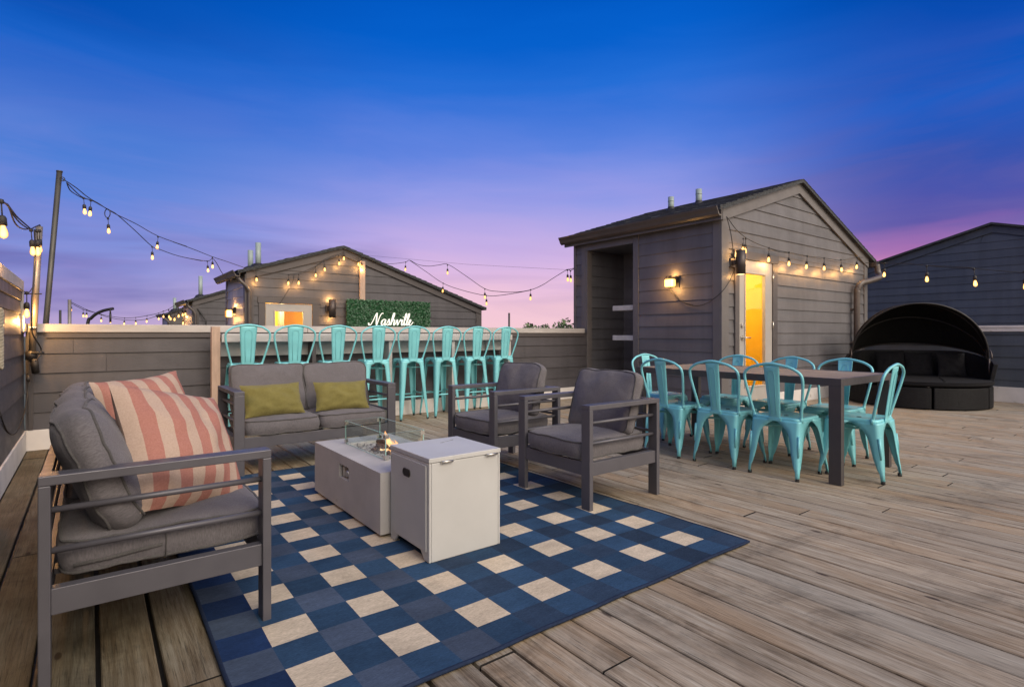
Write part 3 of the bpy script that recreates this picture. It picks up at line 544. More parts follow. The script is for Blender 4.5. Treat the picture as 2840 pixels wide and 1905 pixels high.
# ------------------------------------------------------------------ string lights
def bulb_proto():
    b = MB(); b.tube([(0,0,0),(0,0,-.075)], .0035, 5); b.lathe((0,0,0), [(.0,.012),(.011,.008),(.012,-.012),(.0,-.016)], 8); b.lathe((0,0,-.075), [(.0,.006),(.012,0),(.0175,-.012),(.018,-.05),(.0,-.05)], 10)
    s = b.build('socket', CABLE); b = MB(); b.lathe((0,0,-.125), [(.010,0),(.011,-.006),(.016,-.020),(.0195,-.038),(.018,-.052),(.011,-.062),(.0,-.066)], 14)
    return s.data, b.build('bulb', BULB).data
SOCK, BLB = bulb_proto()
for o in list(bpy.data.objects):
    if o.data in (SOCK, BLB): bpy.data.objects.remove(o)
BLBF = BLB.copy(); BLBF.materials[0] = BULBF; BLBD = BLB.copy(); BLBD.materials[0] = BULBD
def lampl(p, e, parent, r=.02, col=(1,.50,.15)):
    L = bpy.data.lights.new('bulb_light', 'POINT'); L.energy = e; L.color = col; L.shadow_soft_size = r; o = bpy.data.objects.new('bulb_light', L); COL.objects.link(o); o.parent = parent; o.location = Vector(p)-parent_world(parent)
def string(label, cables, bulbs, r=.0055, name='string_lights', me=None, glow=0):
    p0 = Vector(cables[0][0]); T = thing(name, label, 'string lights', p0, 'strings of warm bulbs over the rooftops')
    for c in cables:
        b = MB(); b.tube(smooth_path(c, 4), r, 6); b.build('cable', CABLE, T)
    for q in bulbs:
        p, sc = (q[0], q[1]) if isinstance(q, tuple) else (q, 1)
        s = bpy.data.objects.new('socket', SOCK); COL.objects.link(s); s.parent = T; s.location = Vector(p)-p0; s.scale = (sc,)*3; s.rotation_euler = (random.uniform(-.08,.08), random.uniform(-.08,.08), 0)
        l = bpy.data.objects.new('bulb', me or BLB); COL.objects.link(l); l.parent = s
        gl = glow[bulbs.index(q)] if isinstance(glow, list) else glow
        if gl: lampl(Vector(p)+Vector((0,0,-.215*sc)), gl, T)
    return T
cv1 = lambda x, y: (x/2.851, 400+y/2.851)
A = lambda l, tf: [atT(px, py, tf(px)) for px, py in l]
t1 = lambda px: 3.5+(px+5)/115*1.42
string('string of big bulbs at the top left corner running to the tan pole', [A([(-60,520),(0,554),(12,562),(21,568),(30,582),(42,603),(60,622),(82,635),(97,630),(110,624)], t1), A([(0,556),(24,574),(38,612),(52,630),(70,636),(84,634)], t1), A([(20,566),(44,598),(62,615),(82,632)], t1),
    A([(110,624),(116,640),(115,662),(110,672)], t1), A([(95,636),(98,700),(94,780),(88,830),(88,905),(92,930),(112,962),(113,980),(98,1002)], t1)],
    [(atT(3,558,3.5),1.25), (atT(86,638,4.72),1.15), (atT(103,640,4.80),1.15), (atT(110,640,4.88),1.05)], glow=[26,.8,.4,.4])
string('short drop with one bulb glowing beside the tall wall cap', [[atT(95,790,4.9), atT(80,812,4.85), atT(72,812,4.8)], [atT(0,768,3.6), atT(35,788,4.1), atT(72,812,4.8)]], [(atT(74,812,4.8),1.15)], .004, glow=13)
t2 = lambda px: 5.7+(px-165)/(515)*4.8
k1 = lambda x, y: (60+x/4.48, 400+y/4.48)
k3 = lambda x, y: (480+x/4.496, 640+y/4.496)
lp = [atT(298+7.5*sin(a), 592-12*cos(a), t2(298)) for a in [k*pi/6 for k in range(13)]]
string('twin strings of bulbs sloping from the leaning pole to the lit gable', [A([k1(500,430),k1(600,490),k1(700,560),k1(790,635),k1(870,690),k1(960,740),k1(1065,810),k1(1190,880),k1(1420,990),k1(1700,1145),k1(2050,1270),k3(0,140),k3(250,230),k3(490,325),k3(700,395),k3(900,465)], t2),
    A([k1(560,480),k1(600,570),k1(680,630),k1(760,670),k1(870,700),k1(1000,770),k1(1110,830),k1(1190,880),k1(1400,1065),k1(1620,1270),k1(1720,1310),k1(1950,1390),k1(2240,1450),k3(200,345),k3(425,380),k3(490,350),k3(540,400),k3(620,540),k3(700,610),k3(840,652)], t2),
    A([k1(560,480),k1(640,560),k1(740,650),k1(860,700)], t2), lp],
    [atT(*k1(770,670),t2(231)), atT(*k1(860,700),t2(251)), atT(*k1(1073,925),t2(299)), atT(*k1(1695,1150),t2(438)), atT(*k1(1622,1275),t2(421)), atT(*k3(428,380),t2(574)), atT(*k3(490,335),t2(589))])
G = lambda x, y: atY(*k3(x, y), 11.50)
string('bulbs draped across the lit gable above its yellow door', [[G(900,465),G(1030,495),G(1170,520),G(1300,530),G(1440,547),G(1560,545),G(1680,510),G(1780,452),G(1885,378),G(2060,302),G(2140,268),G(2220,300),G(2310,335),G(2400,330),G(2584,415)],
    [G(1440,545),G(1600,520),G(1780,440),G(1885,362),G(2050,290)], [G(1510,545),G(1495,630),G(1420,770),G(1330,910)]],
    [(G(x,y),1.1) for x,y in ((1033,500),(1442,548),(1566,545),(1778,452),(1884,380),(2064,308),(2130,245),(2312,318),(2350,350))], me=BLBF, glow=2.6)
k4 = lambda x, y: (950+x/3.34, 680+y/3.34)
t4 = lambda px: 12.6-(px-1055)/(538)*3.05
string('strings of dim bulbs sagging against the pink sky beside the shed', [A([k4(350,175),k4(470,172),k4(585,157),k4(620,140),k4(700,180),k4(800,195),k4(900,183),k4(980,180),k4(1150,290),k4(1320,405),k4(1450,430),k4(1600,435),k4(1740,415),k4(1850,370),k4(1960,300),k4(2080,228),k4(2110,236),k4(2145,218)], t4),
    A([k4(620,140),k4(780,250),k4(930,352),k4(1100,415),k4(1330,467),k4(1500,460),k4(1740,418)], t4), A([k4(2075,226),k4(2110,222),k4(2150,212)], t4)],
    [(atT(*k4(x,y),t4(k4(x,y)[0])),1.05) for x,y in ((585,157),(972,185),(932,352),(1318,405),(1333,465),(1743,412),(2083,232),(2112,238))], me=BLBD)
# ridge wire
b = MB(); b.tube([atT(*k4(230,95),12.8), atT(*k4(1150,178),11.2), atT(*k4(2110,230),9.6)], .002, 4); tag(b.build('guy_wire', CABLE), 'faint thin wire stretched across the pink sky above the bulbs', 'wire')
k5 = lambda x, y: (1960+x/4.48, 480+y/4.48)
S5 = lambda x, y: atY(*k5(x, y), 4.105)
ks = ((455,815),(485,815),(775,930),(1023,985),(1250,1030),(1460,1055),(1668,1078),(1870,1048))
string('row of glowing bulbs hung across the shed gable above the door', [[S5(250,545),S5(290,600),S5(365,700),S5(480,800),S5(630,880),S5(770,930),S5(900,965),S5(1020,985),S5(1250,1030),S5(1460,1055),S5(1660,1085),S5(1820,1058),S5(1870,1045),S5(1945,1052)],
    [S5(1010,985),S5(930,985),S5(860,965),S5(775,935)], [S5(245,540),S5(290,700),S5(322,900),S5(328,1050)]], [(S5(x,y),1.1 if i else .95) for i,(x,y) in enumerate(ks)], glow=3.2)
k6 = lambda x, y: (2400+x/5.314, 700+y/5.314)
S6 = lambda x, y, X=11.3: atX(*k6(x, y), X)
string('bulbs strung over the daybed in front of the blue grey gable', [[S6(0,155),S6(285,160),S6(600,165),S6(905,195),S6(1100,215),S6(1400,232),S6(1600,240),S6(1850,262),S6(2335,300),S6(2700,330)], [S6(700,170),S6(905,195),S6(1250,205),S6(1600,232)]],
    [(S6(285,160),1.3),(S6(905,200),1.45),(S6(1600,245),1.5),(S6(2340,285),1.45)])
t7 = lambda px: 16+(px-190)/260*3
C1 = lambda *l: A([cv1(x, y) for x, y in l], t7)
string('far strings of tiny bulbs low over the left parapet', [C1((558,1245),(690,1310),(800,1345),(900,1365),(985,1373),(1073,1370),(1163,1355),(1255,1335),(1340,1300),(1420,1245)), C1((560,1255),(655,1305),(760,1335),(870,1372),(1000,1390),(1150,1385),(1300,1335))],
    [(atT(*cv1(x,y), t7(x/2.851)),1.25) for x,y in ((565,1258),(657,1306),(687,1308),(800,1345),(878,1355),(985,1373),(1073,1370),(1163,1355),(1252,1335),(1290,1318))], me=BLBF, r=.008)
t8 = lambda px: 16.5
string('tiny bulbs scattered along the front of the far house gables', [A([k3(220,915),k3(150,955),k3(70,975),k3(10,1010),k3(-60,1000)], t8), A([k3(250,915),k3(430,830),k3(600,775),k3(690,752)], t8)], [(atT(*k3(x,y),16.5),1.35) for x,y in ((222,920),(150,952),(118,960),(70,975),(22,1018),(-30,1010),(-55,985),(130,1065))], me=BLBF, r=.008, glow=2)
# ------------------------------------------------------------------ wall lamps
def sconce(x, y, z, label, sc=1, glow_up=1):
    T = thing('wall_sconce', label, 'wall lamp', (x, y, z)); R = .062*sc; h = .165*sc; b = MB()
    vs = [(R,-h),(R,h),(R*.92,h),(R*.92,h-.012),(0,h-.012)]; b.lathe((x,y,z), [(0,-h+.012),(R*.92,-h+.012),(R*.92,-h)]+vs, 24); b.build('shade', LAMPM, T)
    b = MB(); b.box(x-.06*sc, y+.05*sc, z-.03*sc, x+.0*sc, y+.13*sc, z+.03*sc); b.box(x-.085*sc, y+.10*sc, z-.06*sc, x+.03*sc, y+.128*sc, z+.06*sc); b.build('bracket', LAMPM, T, .004)
    for s in (-1, 1):
        b = MB(); b.lathe((x,y,z+s*(h-.008)), [(0,0),(R*.88,0),(R*.88,s*.004),(0,s*.004)], 20); b.build('lens', SCONE, T); lampl((x,y+.05*sc,z+s*(h+.012)), (5 if sc > 1 else 2)*sc if s < 0 else 6*sc*glow_up, T, .03)
sconce(7.03, 4.07, 2.045, 'brown cylinder up and down lamp beside the shed door', glow_up=.12)
sconce(4.02, 11.44, 1.60, 'brown cylinder lamp between the yellow door and the hedge panel', 1.15, 1.2)
def flood(p, label, sc=1):
    x, y, z = p; T = thing('flood_light', label, 'wall lamp', p, 'square flood lights on the side walls'); b = MB()
    b.box(x+.085*sc, y-.085*sc, z-.085*sc, x+.10*sc, y+.085*sc, z+.085*sc); b.build('back_plate', DRK, T, .004)
    b = MB(); b.box(x+.03*sc, y-.07*sc, z-.02*sc, x+.084*sc, y+.07*sc, z+.075*sc); b.build('housing', DRK, T, .012)
    b = MB(); b.box(x-.06*sc, y-.075*sc, z-.085*sc, x+.03*sc, y+.075*sc, z+.035*sc); b.build('lens', FLOODE, T, .025, 4); lampl((x-.02*sc,y+.0*sc,z-.105*sc), 6*sc, T, .04); lampl((x+.04*sc,y,z+.11*sc), 3*sc, T, .04); lampl((x+.0*sc,y+.12*sc,z), 2.5*sc, T, .03)
    b = MB(); b.tube([(x-.05*sc,y-.04*sc,z+.036*sc),(x-.05*sc,y-.04*sc,z+.07*sc),(x-.05*sc,y+.04*sc,z+.07*sc),(x-.05*sc,y+.04*sc,z+.036*sc)], .006*sc, 6); b.build('bracket', DRK, T)
flood((SX0-.11, 4.93, 1.83), 'glowing square flood light on the shed wall right of the niche')
flood((2.39-.11, 12.55, 1.52), 'glowing square flood light on the side of the lit gable', 1.25)
b = MB(); cp = [atX(1855,797,6.69), atX(1866,812,6.70), atX(1890,836,6.71), atX(1925,848,6.71), atX(1960,841,6.70), atX(1990,820,6.69), atY(2010,800,4.13), atY(2024,778,4.14), atY(2034,757,4.14)]
b.tube(smooth_path(cp, 5), .006, 6); b.tube(smooth_path([p+Vector((.0,.02,.01)) for p in cp[:4]], 5), .005, 6); tag(b.build('power_cord', CABLE), 'black cord drooping from the flood light round the shed corner', 'cord')
b = MB(); b.tube(smooth_path([atT(88,1003,4.93), atT(80,1050,4.9), atT(77,1090,4.86), atT(66,1150,4.7), atT(45,1200,4.3), atT(20,1195,3.95), atT(-5,1130,3.6), atT(-20,1060,3.4)], 6), .005, 6); b.cyl(atT(79,1040,4.89), atT(78,1056,4.87), .014, 8)
tag(b.build('power_cord', CABLE), 'black cord looping down the left wall under the tan pole', 'cord')
# macrame-like ornament at the very left edge
T = thing('wall_hanging', 'cream knotted rope hanging at the left edge of the side wall', 'decoration', atX(4, 900, XL+.03)); b = MB()
c0 = atX(-1, 880, XL+.045)
for k in range(3): b.tube([c0+Vector((0, .012*cos(a*1.3+k*2.1), -.012*a+.05))+Vector((.010*sin(a*1.3+k*2.1),0,0)) for a in [j*.5 for j in range(int(60))]], .011, 6)
b.build('rope', CREAM, T); b = MB(); b.box(c0.x-.012, c0.y-.02, c0.z-.42, c0.x-.002, c0.y+.03, c0.z-.30); b.build('tail', CREAM, T)
# ------------------------------------------------------------------ hedge panel with neon script
T = thing('hedge_panel', 'artificial green hedge panel fixed to the lit gable', 'hedge panel', (5.35, 11.5, .8)); r = random.Random(11); b = MB()
b.box(4.36, 11.50, .75, 6.34, 11.56, 1.80); b.build('backing', mat('hedge_backing', (.01,.03,.012), .9), T)
b = MB()
for _ in range(9000):
    x_, z_ = r.uniform(4.345,6.355), r.uniform(.95,1.815); d = 11.5-r.uniform(0,.045); a = r.uniform(0,2*pi); tl = r.uniform(-.9,.9); L = r.uniform(.018,.032)
    e1 = Vector((cos(a), sin(tl)*.6, sin(a)))*L; e2 = Vector((-sin(a), cos(tl)*.7-.3, cos(a)))*L*.45; c = Vector((x_, d, z_)); b.add([c-e1, c+e2, c+e1, c-e2], [(0,1,2,3)])
b.build('leaves', LEAFM, T)
strokes = [[(-.45,.35),(-.3,.0),(.0,.05),(.3,.8),(.55,1.75),(.72,2.05),(.8,1.5),(.95,.5),(1.1,.0),(1.2,.5),(1.35,1.4),(1.6,2.0),(1.9,2.05)],
 [(2.55,.85),(2.3,1.02),(2.0,.75),(1.92,.3),(2.12,.0),(2.4,.25),(2.6,.98),(2.55,.25),(2.72,.0),(2.95,.3),(3.18,1.05),(3.3,.7),(3.42,.25),(3.2,.0),(3.0,.08)], [(3.3,.03),(3.6,.2),(3.9,.9),(4.1,1.75),(4.0,2.15),(3.85,1.8),(3.78,.9),(3.72,.0),(3.85,.6),(4.1,.98),(4.3,.8),(4.28,.2),(4.42,.0),(4.62,.35),(4.78,.98),(4.92,.5),(5.06,.0),(5.24,.5),(5.42,1.02),(5.62,.72),(5.78,.98),(5.78,.3),(5.92,.0),(6.12,.3),(6.42,1.3),(6.45,2.0),(6.3,2.05),(6.22,1.3),(6.25,.3),(6.4,.0),(6.65,.3),(6.97,1.3),(7.0,2.0),(6.85,2.05),(6.77,1.3),(6.8,.3),(6.95,.0),(7.25,.3),(7.5,.75),(7.42,1.02),(7.22,.75),(7.25,.2),(7.45,.0),(7.75,.2),(8.0,.6)], [(5.84,1.42),(5.88,1.52)]]
T = thing('neon_sign', 'white lit script sign reading Nashville on the hedge panel', 'sign', (4.82, 11.44, 1.25)); b = MB(); un = .126
for s in strokes:
    P = smooth_path([(4.86+(a+.22*c)*un, 11.43, 1.27+c*un) for a, c in s], 5); rr = []
    for i in range(len(P)):
        d = (P[min(i+1, len(P)-1)]-P[max(i-1, 0)]); rr.append(.0100+(.007 if d.z < 0 and abs(d.z) > abs(d.x) else 0))
    b.tube(P, rr, 8)
b.build('lettering', NEON, T)
# ------------------------------------------------------------------ far trees
def tree(x, y, top, rad, label, n=2600, seed=1):
    T = thing('far_tree', label, 'tree', (x, y, -9), 'treetops beyond the parapet'); r = random.Random(seed); b = MB()
    b.tube([(x,y,-9),(x+.1,y,-5),(x-.1,y,top-rad*1.2)], [.28,.2,.08], 8)
    for k in range(5): a = k*1.3; b.tube([(x,y,top-rad*(2.2-.2*k)), (x+cos(a)*rad*.6,y+sin(a)*rad*.6,top-rad*(1.1-.1*k))], [.09,.03], 6)
    b.build('trunk', BARK, T); b = MB(); cl = [(x+r.uniform(-1,1)*rad*.75, y+r.uniform(-1,1)*rad*.7, top-rad*r.uniform(.25,1.7), rad*r.uniform(.25,.5)) for _ in range(22)]
    for _ in range(n):
        c = cl[r.randrange(len(cl))]; v = Vector((r.gauss(0,1),r.gauss(0,1),r.gauss(0,1))); v = v.normalized()*c[3]*r.random()**.4; p = Vector(c[:3])+v; L = r.uniform(.09,.2); a = Vector((r.gauss(0,1),r.gauss(0,1),r.gauss(0,1))).normalized()*L; d = Vector((r.gauss(0,1),r.gauss(0,1),r.gauss(0,1))).normalized()*L*.6; b.add([p-a,p+d,p+a,p-d], [(0,1,2,3)])
    b.build('crown', TREEM, T)
for i, (px, py, t_, rd, lb) in enumerate(((1480,899,46,1.6,'leftmost low treetop just left of the shed'),(1508,898,50,1.7,'treetop second from left beside the shed'),(1536,896,44,1.6,'tallest treetop right beside the shed wall'),(1566,899,46,1.5,'small treetop touching the shed wall edge'),(1298,902,40,1.1,'bit of treetop at the right foot of the lit gable'))):
    p = atT(px, py, t_); tree(p.x, p.y, p.z+.1, rd, lb, seed=i+1)
# ------------------------------------------------------------------ rug
xs = [.335+.1558*k for k in range(16)]; ys = [1.505+.1570*k for k in range(20)]; r = random.Random(4); m = MB(); SUB = 3
zed = lambda x, y: .013+.0035*noise.noise(Vector((x*2.3, y*2.3, 1)))+.005*max(0, 1-min(x-.33, 2.68-x, y-1.5, 4.49-y)/.12)*(.5+noise.noise(Vector((x*5, y*5, 4))))
ex = lambda x, y: (x+(.006*noise.noise(Vector((y*3, 2, x)))), y+(.006*noise.noise(Vector((x*3, 7, y)))))
for i in range(15):
    for j in range(19):
        if i % 2 == 1 and j % 2 == 1: c = Vector((.55,.455,.335))*r.uniform(.93,1.03)
        elif i % 2 == 0 and j % 2 == 0: c = Vector((.022,.041,.075))*r.uniform(.8,1.25)
        else: c = Vector((.024,.056,.108))*r.uniform(.82,1.22)
        if i <= 4 and i % 2 == 0 and j % 2 == 0 or (i == 0 and j % 2 == 0): c = Vector((.052,.072,.112))*r.uniform(.9,1.25)
        if i == 0 and j % 2: c = Vector((.010,.026,.075))*r.uniform(.8,1.4)
        for a in range(SUB):
            for d in range(SUB):
                q = []
                for (da, dd) in ((0,0),(1,0),(1,1),(0,1)):
                    X_ = xs[i]+(xs[i+1]-xs[i])*(a+da)/SUB; Y_ = ys[j]+(ys[j+1]-ys[j])*(d+dd)/SUB; xx, yy = ex(X_, Y_); q.append((xx, yy, zed(X_, Y_)))
                m.add(q, [(0,1,2,3)], 0, True, att=tuple(c)+(1,))
edge = [(xs[0]+(xs[-1]-xs[0])*k/40, ys[0]) for k in range(40)]+[(xs[-1], ys[0]+(ys[-1]-ys[0])*k/50) for k in range(50)]+[(xs[-1]+(xs[0]-xs[-1])*k/40, ys[-1]) for k in range(40)]+[(xs[0], ys[-1]+(ys[0]-ys[-1])*k/50) for k in range(50)]
eb = len(m.f); m.tube([(*ex(x, y), zed(x, y)-.0045) for x, y in edge], .0075, 8, True)
for k in range(eb, len(m.f)): m.att[k] = (.016,.026,.055,1)
o = m.build('area_rug', RUG); tag(o, 'blue patchwork rug with cream squares under the fire table', 'rug')
# ------------------------------------------------------------------ cushions
def wr(p, s, a=.006, f=7): return Vector((noise.noise(Vector((p[0]*f+s, p[1]*f, p[2]*f)))*a, noise.noise(Vector((p[0]*f, p[1]*f+s, p[2]*f)))*a, noise.noise(Vector((p[0]*f, p[1]*f, p[2]*f+s)))*a))
def box_cushion(w, d, h, seed, crown=.22, nx=30, sag=.0, rag=.006, e=8.0, puff=0):
    """local: x width, y depth, z thickness, centred; returns (body MB, piping MB)"""
    def outline(a):
        c, s = cos(a), sin(a); k = (abs(c)**e+abs(s)**e)**(-1/e); return c*k, s*k
    def zt(u, v):
        q = max(abs(u), abs(v)); edge = max(0, 1-q**10)**.35; return h/2*((1-crown)*(.82+.18*edge)+crown*(1-abs(u)**2.6)*(1-abs(v)**2.6))
    def disp(p):
        p = Vector(p); u, v = p.x/(w/2), p.y/(d/2); rad = max(abs(u), abs(v))
        wr_ = noise.noise(Vector((p.x*22+seed, p.y*22, p.z*6)))*.0045*rad; fo = noise.noise(Vector((p.x*5+seed, p.y*9, seed)))*puff*.30; p = p+Vector((0, -abs(u)**2*0+puff*.35*(noise.noise(Vector((p.x*4+seed, seed, 2)))) if v > 0 else 0, fo*(1 if p.z > 0 else -1)*.5)); q = p+wr(p, seed, rag); q.z += wr_-sag*(1-abs(u)**2)*(abs(v)) ; return q
    b = MB()
    for sg in (1, -1):
        def fn(i, j, sg=sg):
            u, v = i*2-1, j*2-1; r = max(abs(u), abs(v)); a = math.atan2(v, u); ox, oy = outline(a); 
            if r < 1e-6: X = Y = 0
            else: sx, sy = cos(a), sin(a); k = max(abs(sx), abs(sy)); X, Y = ox*r, oy*r
            # blend square grid to rounded outline
            t = r**4; X = u*(1-t)+X*t; Y = v*(1-t)+Y*t
            return disp((X*w/2, Y*d/2, sg*zt(u, v)))
        b.grid(fn, nx, nx)
        if sg < 0:
            for f in b.f[-nx*nx:]: f.reverse()
    n = nx*4; per = []
    for k in range(n):
        q = k/n*4; sd = int(q); f = (q-sd)*2-1; u, v = ((f,-1),(1,f),(-f,1),(-1,-f))[sd]; a = math.atan2(v, u); ox, oy = outline(a); per.append((ox, oy, u, v))
    rows = 6; ring = []
    for j in range(rows+1):
        g_ = j/rows*2-1; bul = 1+(.035+puff)*(1-g_*g_)
        ring += [disp((ox*w/2*bul, oy*d/2*bul, g_*zt(u, v))) for ox, oy, u, v in per]
    b.add(ring, [(j*n+k, j*n+(k+1) % n, (j+1)*n+(k+1) % n, (j+1)*n+k) for j in range(rows) for k in range(n)], 0, True)
    pp = MB()
    for sg in (1, -1): pp.tube([disp((ox*w/2*1.004, oy*d/2*1.004, sg*zt(u, v)*1.0)) for ox, oy, u, v in per], .0052, 6, True)
    return b, pp
def throw_pillow(w, h, t, seed, n=26):
    b = MB()
    for sg in (1, -1):
        def fn(i, j, sg=sg):
            u, v = i*2-1, j*2-1; cu = 1-.07*(1-v*v); cvv = 1-.07*(1-u*u); z = sg*t/2*((1-abs(u)**2.2)*(1-abs(v)**2.2))**.52
            p = Vector((u*cu*w/2, v*cvv*h/2, z)); f = min(1, 3*(1-max(abs(u), abs(v)))); fold = noise.noise(Vector((u*2.6+seed, v*2.6, seed)))*.018*f+noise.noise(Vector((u*7+seed, v*7, sg)))*.004*f
            return p+Vector((noise.noise(Vector((u*3,v*3,seed)))*.005, noise.noise(Vector((u*3,v*3,seed+9)))*.005, sg*fold))
        b.grid(fn, n, n)
        if sg < 0:
            for f in b.f[-n*n:]: f.reverse()
    return b
def place(o, loc, rot): o.location = loc; o.rotation_euler = rot; return o
# ------------------------------------------------------------------ lounge seating, local frame: faces -Y, origin at centre of footprint, x = width
AH = .642; D = .66
def seat(name, label, cat, W, ncush, seed, group=None, backh=.40, bt=.15):
    T = thing(name, label, cat, (0,0,0), group); hw = W/2; yf, yb = -D/2, D/2; th = .03; wd = .072
    for sx in (-1, 1):
        for y0, y1 in ((yf, yf+th), (yb-th, yb)):
            b = MB(); a = sx*hw; b.box(a, y0, 0, a-sx*wd, y1, AH-.03); b.build('leg', FRM, T, .003)
        b = MB(); b.box(sx*hw, yf, AH-.03, sx*(hw-wd), yb, AH); b.build('arm', FRM, T, .003)
        for z in (.405, .53): b = MB(); b.cyl((sx*(hw-wd/2), yf+th, z), (sx*(hw-wd/2), yb-th, z), .0105, 10); b.build('side_rod', FRM, T)
        b = MB(); b.box(sx*(hw-.012), yf+th, .215, sx*(hw-wd+.02), yb-th, .295); b.build('side_rail', FRM, T, .002)
    b = MB(); b.box(-hw+wd, yf+.006, .215, hw-wd, yf+th-.002, .295); b.build('front_rail', FRM, T, .002)
    b = MB(); b.box(-hw+wd, yb-th+.002, .215, hw-wd, yb-.004, .295); b.box(-hw+wd, yb-th, AH-.034, hw-wd, yb-.002, AH-.004)
    for z in (.42,.52): b.cyl((-hw+wd, yb-.016, z), (hw-wd, yb-.016, z), .010, 8)
    b.build('back_frame', FRM, T, .002)
    n = max(2, int(W/.35))
    for k in range(n): b = MB(); xx = -hw+wd+(W-2*wd)*(k+.5)/n; b.box(xx-.03, yf+.03, .272, xx+.03, yb-.03, .290); b.build('seat_slat', FRM, T)
    cw = (W-.03-2*.055)/ncush
    for k in range(ncush):
        cx = -hw+.07+cw*(k+.5); w_ = cw-.006
        b, p = box_cushion(w_, .615, .155, seed+k*3.1, rag=.007); c = b.build('seat_cushion', CUSH, T, world=False); place(c, (cx, -.022, .358), (0,0,0)); q = p.build('piping', PIPE, c, world=False)
        if ncush == 3 and k == 0:
            b = MB(); xs_ = -w_/2*1.036; b.tube([(xs_,.02,-.055),(xs_-.002,.018,0),(xs_,.02,.05)], .0022, 5); b.tube([(xs_+.004,.27,-.022),(xs_-.002,.18,-.018),(xs_-.003,.09,-.010),(xs_-.002,.03,-.006)], .006, 6, flat=.5); b.build('zip_seam', PIPE, c, world=False)
        b, p = box_cushion(w_-.005, backh+.01, bt, seed+9+k*4.7, crown=.42, rag=.015, sag=.014, e=5.5 if ncush == 3 else 11, puff=.05 if ncush == 3 else .03); c = b.build('back_cushion', CUSH, T, world=False)
        place(c, (cx+random.Random(seed+k).uniform(-.008,.008), .165+(.010 if ncush == 3 else 0)+.010*k, .605+random.Random(seed+k+5).uniform(-.008,.008)), (radians(69 if ncush == 3 else 73), 0, random.Random(seed+k+9).uniform(-.03,.03))); p.build('piping', PIPE, c, world=False)
    return T
sofa1 = seat('lounge_sofa', 'grey metal frame sofa in the left foreground with striped pillows', 'sofa', 1.84, 3, 21, bt=.20); place(sofa1, (.205, 3.09, 0), (0,0,radians(90)))
sofa2 = seat('lounge_sofa', 'grey metal frame loveseat with two olive pillows before the bar stools', 'sofa', 1.29, 2, 5); place(sofa2, (1.487, 4.80, 0), (0,0,0))
grp = 'grey metal armchairs with thick cushions'
ch1 = seat('lounge_armchair', 'grey cushioned armchair nearest the teal dining chairs, feet on the rug', 'armchair', .69, 1, 33, grp); place(ch1, (2.695, 2.675, 0), (0,0,radians(-90)))
ch2 = seat('lounge_armchair', 'grey cushioned armchair behind the other one, closer to the bar', 'armchair', .67, 1, 47, grp); place(ch2, (2.71, 3.66, 0), (0,0,radians(-90)))
def pillow(name, label, w, h, t, m_, loc, rot, seed, group):
    o = throw_pillow(w, h, t, seed).build(name, m_); place(o, loc, rot); tag(o, label, 'pillow', group); return o
gs = 'coral and cream striped pillows on the near sofa'; go = 'olive lumbar pillows on the loveseat'
def orient(yaw, tilt, roll=0): return (Matrix.Rotation(yaw, 3, 'Z') @ Matrix.Rotation(radians(90)-tilt, 3, 'X') @ Matrix.Rotation(roll, 3, 'Z')).to_euler()
pillow('striped_pillow', 'front coral striped pillow, the larger and nearer one', .50, .52, .21, STR, (.288, 2.535, .622), orient(radians(43.5), radians(31), radians(-15)), 3, gs)
pillow('striped_pillow', 'rear coral striped pillow peeking up behind the front one', .46, .47, .20, STR, (.235, 3.20, .645), orient(radians(36), radians(20), radians(3)), 8, gs)
pillow('olive_pillow', 'left olive green pillow on the loveseat', .47, .275, .14, OLV, (1.16, 4.65, .55), orient(radians(7), radians(28), 0), 13, go)
pillow('olive_pillow', 'right olive green pillow on the loveseat', .45, .265, .13, OLV, (1.718, 4.66, .545), orient(radians(-7), radians(28), 0), 17, go)
# ------------------------------------------------------------------ fire table
T = thing('fire_table', 'low pale concrete gas fire table with glass wind guard and flames', 'fire table', (1.455, 3.2, 0))
x0, x1, y0, y1, zt_, zb_ = 1.19, 1.72, 2.675, 3.72, .352, .032
hx0, hx1, hy0, hy1 = 1.352, 1.56, 2.95, 3.53       # burner tray opening
ry0, ry1, rz0, rz1 = 3.115, 3.27, .215, .294       # control recess on the side
b = MB()
b.box(x0, y0, .305, hx0, y1, zt_); b.box(hx1, y0, .305, x1, y1, zt_); b.box(hx0, y0, .305, hx1, hy0, zt_); b.box(hx0, hy1, .305, hx1, y1, zt_)
th = .02
for (a, c, e, f) in ((y0,ry0,zb_,.3045),(ry1,y1,zb_,.3045),(ry0,ry1,zb_,rz0),(ry0,ry1,rz1,.3045)): b.box(x0, a, e, x0+th, c, f)
b.box(x1-th, y0, zb_, x1, y1, .3045); b.box(x0+th, y0, zb_, x1-th, y0+th, .3045); b.box(x0+th, y1-th, zb_, x1-th, y1, .3045)
b.build('body', CONC, T)
b = MB(); b.box(x0+.03, ry0-.01, rz0-.01, x0+.06, ry1+.01, rz1+.01); b.box(x0+.02,ry0-.008,rz0-.012,x0+.03,ry1+.008,rz0-.002); b.build('recess', CONC, T)
b = MB(); b.cyl((x0+.03,3.17,.25), (x0+.008,3.17,.25), .019, 14); b.box(x0+.012,3.205,.225,x0+.03,3.24,.28); b.build('control_knob', SILV, T)
b = MB()
for (a, c) in ((x0+.05,y0+.06),(x1-.05,y0+.06),(x0+.05,y1-.06),(x1-.05,y1-.06)): b.cyl((a,c,.012),(a,c,zb_),.022,10)
b.build('feet', DRK, T)
b = MB(); b.box(hx0+.001, hy0+.001, .30, hx1-.001, hy1-.001, .318); b.build('burner_tray', mat('tray_steel', (.28,.27,.26), .4, .6), T)
b = MB(); r = random.Random(2)
